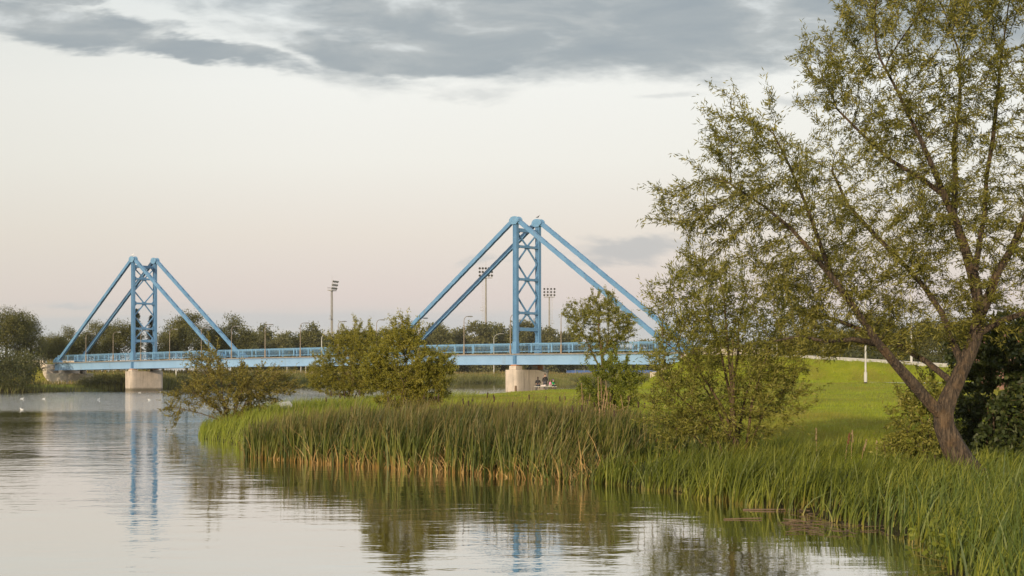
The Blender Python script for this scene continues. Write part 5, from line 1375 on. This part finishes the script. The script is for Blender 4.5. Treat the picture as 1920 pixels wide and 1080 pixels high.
def spot(px, Y, dz_=0.0):
    x = (px-960)/F*Y; return (x, Y, gz(x, Y)+dz_)
bz = bench.location.z
man = person('standing person in a long black coat with a bag across the body', spot(1022, YP+.75), .35, 1.0, 'stand', M_blackc, M_jean, M_hair, long_coat=True)
def seat(px, dy=0.0, z=.39, sc=1.0): return ((px-960)/F*YP, YP+dy, bz+z+(.02*sc))
person('person in dark jacket seated with the back turned, beside the pier', seat(1008.5, .02), 3.0, 1.04, 'sit', M_blackc, M_jean, M_hair, long_hair=True)
person('child in a pink jacket seated on the low bench', seat(1031, .0), 1.9, .74, 'sit', M_pink, M_pale, M_fair, long_hair=True)
person('child in a green jacket and purple hat seated at the right of the bench', seat(1036.5, .02), 1.0, .74, 'sit', M_green, M_jean, M_fair, hat=M_purple)
# shoulder bag of the standing person
mw = Vector(man.location); bagp = mw+Vector((-.06, -.30, .80))
bag = empty('shoulder_bag', bagp, 'grey shoulder bag hanging at the hip of the standing person', 'bag')
mb = MB(); mb.obox((0, 0, .02), (.17, .04, 0), (-.012, .05, 0), (0, 0, .13)); mb.build('pouch', M_bag, bag, bevel=.03)
mb = MB(); mb.tube([(.12, .0, .14), (.16, .03, .35), (.20, .14, .55), (.16, .28, .68)], .014, 6); mb.build('strap', M_bag, bag)
q = Vector(seat(1019, -.05, .40)); mb = MB(q); mb.ball(q+Vector((0, 0, .05)), (.33, .16, .085), 12, 7); mb.ball(q+Vector((.16, -.02, .08)), (.16, .13, .09), 10, 7)
tag(mb.build('folded_blanket', surf('pale_blanket', (.66,.58,.56), (.58,.50,.50), 6, .95), smooth=True), 'pale folded blanket lying on the middle of the low bench', 'blanket')

# brick house glimpsed through the dark bush at the right edge
Mb_, gg, b = newmat('brick_wall'); bt_ = gg.n.new('ShaderNodeTexBrick'); gg.l.new(gg.mapp(objc(gg), (1, 1, 1), (math.pi/2, 0, 0)), bt_.inputs['Vector'])
bt_.inputs['Color1'].default_value = (.42, .19, .12, 1); bt_.inputs['Color2'].default_value = (.34, .15, .10, 1); bt_.inputs['Mortar'].default_value = (.4, .36, .32, 1); bt_.inputs['Scale'].default_value = 4.0
gg.l.new(bt_.outputs[0], b.inputs['Base Color']); b.inputs['Roughness'].default_value = .9
hx, hy = P(2015, 700, 78).x, 78.0; hz = gz(hx, hy)
hs = empty('brick_house', (hx, hy, hz), 'red brick house glimpsed through the dark bush at the right edge', 'house')
mb = MB(); mb.obox((0, 3.5, 1.2), (3.2, 0, 0), (0, 3.5, 0), (0, 0, 1.5)); mb.build('wall', Mb_, hs)
mb = MB(); mb.prism([(-3.6, -.4, 2.702), (3.6, -.4, 2.702), (0, -.4, 4.3)], (0, 7.8, 0)); mb.build('roof', surf('roof_tiles', (.30,.10,.06), (.22,.08,.05), 2, .9), hs)
for e in (-1.5, 1.5):
    mb = MB(); mb.obox((e, -.01, 1.6), (.6, 0, 0), (0, .05, 0), (0, 0, .7)); wn = mb.build('window', M_polew, hs); mb = MB(); mb.obox((e, -.065, 1.6), (.52, 0, 0), (0, .012, 0), (0, 0, .62)); mb.build('pane', M_dark, wn)
# floating debris by the sedge
r = np.random.default_rng(91); mb = MB()
for k in range(95):
    x, y = wl(r.uniform(1470, 1660), r.uniform(955, 1004)); a = r.uniform(0, 6.28); L = r.uniform(.1, .5); dv = Vector((math.cos(a), math.sin(a), r.normal()*.06))
    c_ = Vector((x, y, .006+abs(r.normal())*.03)); mb.tube([c_-dv*L/2, c_+dv*L/2], [.006, .003], 5)
tag(mb.build('reed_debris', M_wood), 'tangle of broken stems floating at the sedge edge', 'debris', None, 'stuff')
for px, py, L, a, nm, mt, lab in ((1448, 957, .95, -.15, 'floating_plank', M_wood, 'dark plank floating at the edge of the sedge'), (1393, 974, .6, .1, 'floating_stick', M_wood, 'short stick floating on the dark reflection left of the plank')):
    x, y = wl(px, py); o = Vector((x, y, .01)); mb = MB(o); mb.beam(o-Vector((math.cos(a), math.sin(a), 0))*L/2, o+Vector((math.cos(a), math.sin(a), .03))*L/2, .07 if 'plank' in nm else .02, .015); tag(mb.build(nm, mt), lab, 'driftwood')
# leafy weed in the bottom right corner
r = np.random.default_rng(92); x, y = wl(1795, 1078); y += .6; x += .35; zg = gz(x, y)
wd_ = empty('leafy_weed', (x, y, zg), 'yellow-green broad-leaved weed at the water in the near right corner', 'plant')
n = 420; base = r.normal(size=(n, 3))*np.array([.32, .25, .13])+np.array([0, 0, .22]); D = unit(r.normal(size=(n, 3))*.7+np.array([-.2, -.5, .2]))
v, f = leaf_faces(base, D, r.uniform(.05, .10, n), r.uniform(.035, .06, n), r); link('leaves', np_mesh('leaves', v, f, {'rnd': ('FACE', r.random(n))}), wd_, M_lg)
mb = MB()
for k in range(16): mb.tube([(r.normal()*.1, r.normal()*.1, -.05), tuple(base[k*9])], [.006, .003], 4)
mb.build('stems', M_sed, wd_)

# evening haze over the river
hm = bpy.data.materials.new('haze_air'); hm.use_nodes = True; hn = hm.node_tree; hn.nodes.clear()
ho = hn.nodes.new('ShaderNodeOutputMaterial'); hv = hn.nodes.new('ShaderNodeVolumePrincipled')
hv.inputs['Density'].default_value = 0.00008; hv.inputs['Color'].default_value = (.95, .94, .92, 1)
hn.links.new(hv.outputs[0], ho.inputs['Volume'])
mb = MB(); mb.obox((0, 4350, 20), (9050, 0, 0), (0, 4700, 0), (0, 0, 23.5)); tag(mb.build('haze', hm), kind='stuff')
